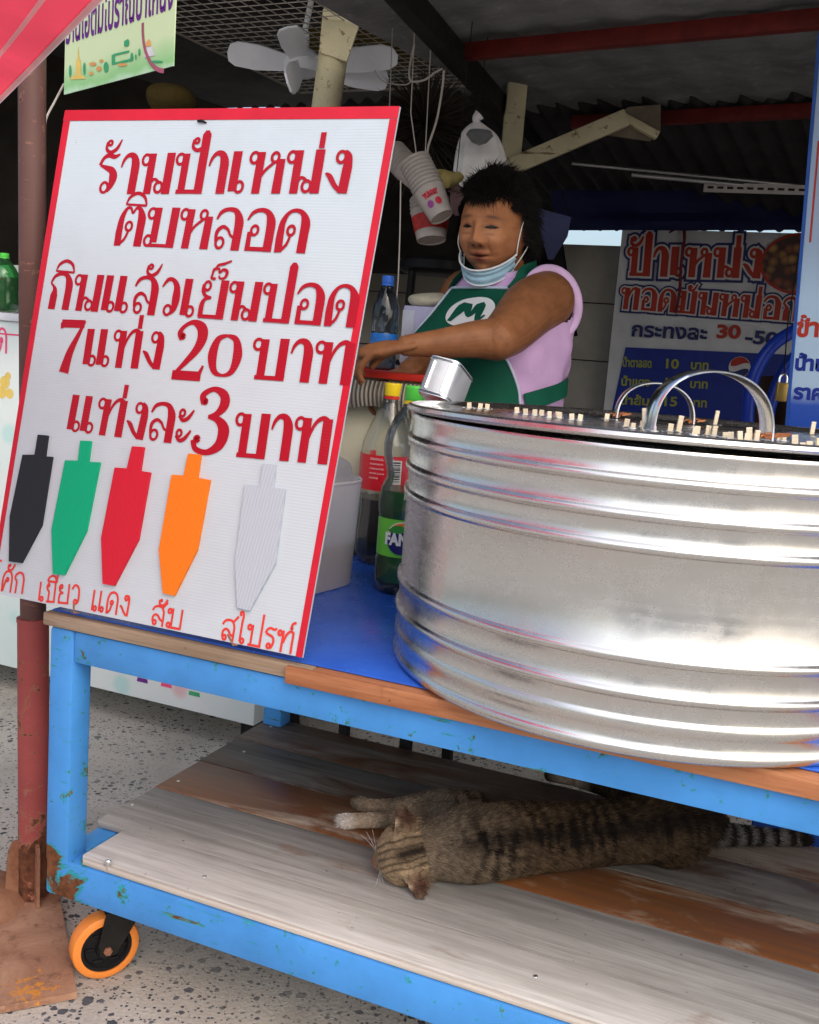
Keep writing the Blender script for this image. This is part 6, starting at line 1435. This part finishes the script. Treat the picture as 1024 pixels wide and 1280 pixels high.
def catcolor(P):
    s_idx = np.empty(len(P), int)
    for i in range(0, len(P), 20000): s_idx[i:i+20000] = np.argmin(((P[i:i+20000, None, :]-dense[None])**2).sum(2), axis=1)
    s = dl[s_idx]; rel = P-dense[s_idx]
    n1 = np.array([mnoise.noise(V(p)*14) for p in P.tolist()]); n2 = np.array([mnoise.noise(V(p)*45) for p in P.tolist()]); n3 = np.array([mnoise.noise(V(p)*160) for p in P.tolist()])
    base = np.array((.088, .057, .032))[None]*np.clip(1+.9*n3[:, None]+.5*n2[:, None], .2, 2.2)
    grey = np.array((.135, .105, .074)); k = np.clip(1-(s-.04)/.14, 0, 1)[:, None]; base = base*(1-k)+grey*k*(1+.4*n3[:, None])
    stripe = np.sin(s*2*math.pi/.025+n1*5.2+n2*1.2+rel[:, 1]*16); st = np.clip((stripe+.25)*1.3, 0, 1)*np.clip(.55+1.2*n1, .12, .9)
    st *= np.clip((s-.03)/.06, .25, 1)
    up = rel@np.array(cu); dors = np.exp(-((rel@np.array(ce))/.020)**2)*np.clip(up/.03, 0, 1)*np.clip((s-.02)/.05, 0, 1)
    st = np.clip(st*.9+dors*.75, 0, 1)
    base = base*np.clip(1.10-1.9*np.clip(s-.14, 0, .3), .40, 1.1)[:, None]  # coat darkened rearwards, painting in the shade under the cart top
    tailk = s > dl[-1]-.20
    ring = np.clip(np.sin((s-dl[-1])*2*math.pi/.036+1.2)*2.2+.5, 0, 1); ring = np.where(s > dl[-1]-.02, 1, ring)
    base = np.where(tailk[:, None], np.array((.085, .078, .072))[None]*(1+.4*n3[:, None]), base); st = np.where(tailk, ring, st)
    c = base*(1-st[:, None])+np.array((.009, .007, .006))[None]*st[:, None]
    # head
    h_ = P-np.array(hcen); hx, he, hu = h_@np.array(cf), h_@np.array(ce), h_@np.array(cu)
    head = (np.linalg.norm(h_, axis=1) < .076) & (hx > -.034)
    hb = np.array((.25, .185, .115))[None]*(1+.35*n3[:, None]+.2*n2[:, None])
    dk = np.clip(1.15-np.abs(he+.004*n2)/.020, 0, 1)*np.clip((.040-hx)/.03, .35, 1)*np.clip(.95+.8*n2, .45, 1); dk = np.maximum(dk*.97, .8*np.clip(np.sin(he*2*math.pi/.0115+1.57+n2*1.6+n1*2)*1.4-.1, 0, 1)*np.clip((.036-np.abs(he))/.014, 0, 1)*np.clip(hu/.02, 0, 1)*(hx < .050))
    dk = np.maximum(dk, .55*np.clip(np.sin(hx*2*math.pi/.020+n2)*2-.9, 0, 1)*(np.abs(he) > .034)*(hx < .02))
    hb = hb*(1-dk[:, None])+np.array((.016, .012, .010))[None]*dk[:, None]
    nm = (hx > .058); hb = np.where(nm[:, None], np.array((.28, .10, .07))[None], hb)
    c = np.where(head[:, None], hb, c)
    # pale legs and paws
    for pw_, rr, cc in ((C_(455, 1026, .016), .040, (.46, .36, .26)), (C_(466, 1008, .017), .036, (.30, .22, .15)), (C_(715, 974, .028), .045, (.48, .37, .25)), (C_(505, 1020, .024), .036, (.36, .27, .18))):
        k = np.clip(1.5-np.linalg.norm(P-np.array(pw_), axis=1)/rr*1.2, 0, 1)[:, None]; k = k*(P[:, 2:3] < ZS+.055); c = c*(1-k)+np.array(cc)[None]*(1+.25*n3[:, None])*k
    k = np.clip(1.4-np.linalg.norm(P-np.array(C_(432, 1027, .0145)), axis=1)/.02, 0, 1)[:, None]; c = c*(1-k)+np.array((.80, .75, .68))[None]*k
    # ears: warm inside, dark rim behind
    for e_ in (E1, E2):
        m_ = (np.array(e_[0])+np.array(e_[1])+np.array(e_[2]))/3; k = np.clip(1.7-np.linalg.norm(P-m_, axis=1)/.020, 0, 1)
        inn = np.clip(k*.95, 0, 1)[:, None]; c = c*(1-inn)+np.array((.060, .028, .020))[None]*(1+.3*n3[:, None])*inn
        k2 = np.clip(1.3-np.linalg.norm(P-np.array(e_[1])*.6-np.array(e_[0])*.4, axis=1)/.009, 0, 1)[:, None]; c = c*(1-k2)+np.array((.42, .32, .21))[None]*k2
    return np.clip(c, .002, 1)
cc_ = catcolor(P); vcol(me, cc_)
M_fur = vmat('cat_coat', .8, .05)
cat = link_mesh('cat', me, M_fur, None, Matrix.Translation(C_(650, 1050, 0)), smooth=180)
tag(cat, 'sleeping brown tabby cat lying on the plank shelf under the blue cart', 'cat')
nf = 80000
tri = np.empty(len(me.polygons)*4, np.int32) if all(len(p.vertices) == 4 for p in me.polygons) else None
ar = np.empty(len(me.polygons), np.float32); me.polygons.foreach_get('area', ar)
pick = rng.choice(len(ar), nf, p=ar/ar.sum()); pv = [tuple(me.polygons[i].vertices)[:3] for i in pick]; pv = np.array(pv)
w3 = rng.dirichlet((1, 1, 1), nf)[:, :, None]
rt = (P[pv]*w3).sum(1); nn = (Nn[pv]*w3).sum(1); nn /= np.linalg.norm(nn, axis=1, keepdims=True)+1e-9; fc_ = (cc_[pv]*w3).sum(1)
# fur lies towards the tail, legs towards the paws
di = np.argmin(((rt[:, None, :]-dense[None, ::3])**2).sum(2), axis=1)*3; tang = dense[np.clip(di+3, 0, len(dense)-1)]-dense[np.clip(di-3, 0, len(dense)-1)]; tang /= np.linalg.norm(tang, axis=1, keepdims=True)+1e-9
hd = np.linalg.norm(rt-np.array(hcen), axis=1) < .06
tang = np.where(hd[:, None], -np.array(cf)[None], tang)
dr = nn*.55+tang*.85+rng.normal(0, .16, (nf, 3)); ln = rng.uniform(.007, .014, nf); ln[hd] *= .5
leg = (np.linalg.norm(rt-np.array(C_(455, 1020, .016)), axis=1) < .075); ln[leg] *= .45; dr[leg] = nn[leg]*.5+np.array(cf)*.8
for e_ in (E1, E2): k = np.linalg.norm(rt-(np.array(e_[0])+np.array(e_[1])+np.array(e_[2]))/3, axis=1) < .026; ln[k] *= .55
keep = nn[:, 2] > -.5
me2 = strands(rt[keep], dr[keep], ln[keep], np.full(keep.sum(), .00033), (fc_*rng.choice([.45, .8, 1.1, 1.9], (nf, 1), p=[.25, .35, .27, .13]))[keep], bend=np.tile(np.array((0, 0, -.35)), (keep.sum(), 1)))
me2.transform(Matrix.Translation(-C_(650, 1050, 0)))
fo = bpy.data.objects.new('fur', me2); me2.materials.append(M_fur); COL.objects.link(fo); fo.parent = cat
mb = MB()
for s_ in (-1, 1):
    for k in range(3):
        a = hcen+cf*.050+ce*(s_*.016)-cu*(.010+.003*(k%2)); d_ = (ce*s_*(1.0)+cf*(.5-.28*k)+cu*(.15-.1*k)).normalized()
        mb.tube(spline([a, a+d_*.022, a+d_*.045-CZ*.006], 4), [.00022]*4+[.00017]*4+[.0001], 4)
for v in mb.bm.verts: v.co.z = max(v.co.z, ZS+.001)
part('whiskers', mb, M_wht, cat)
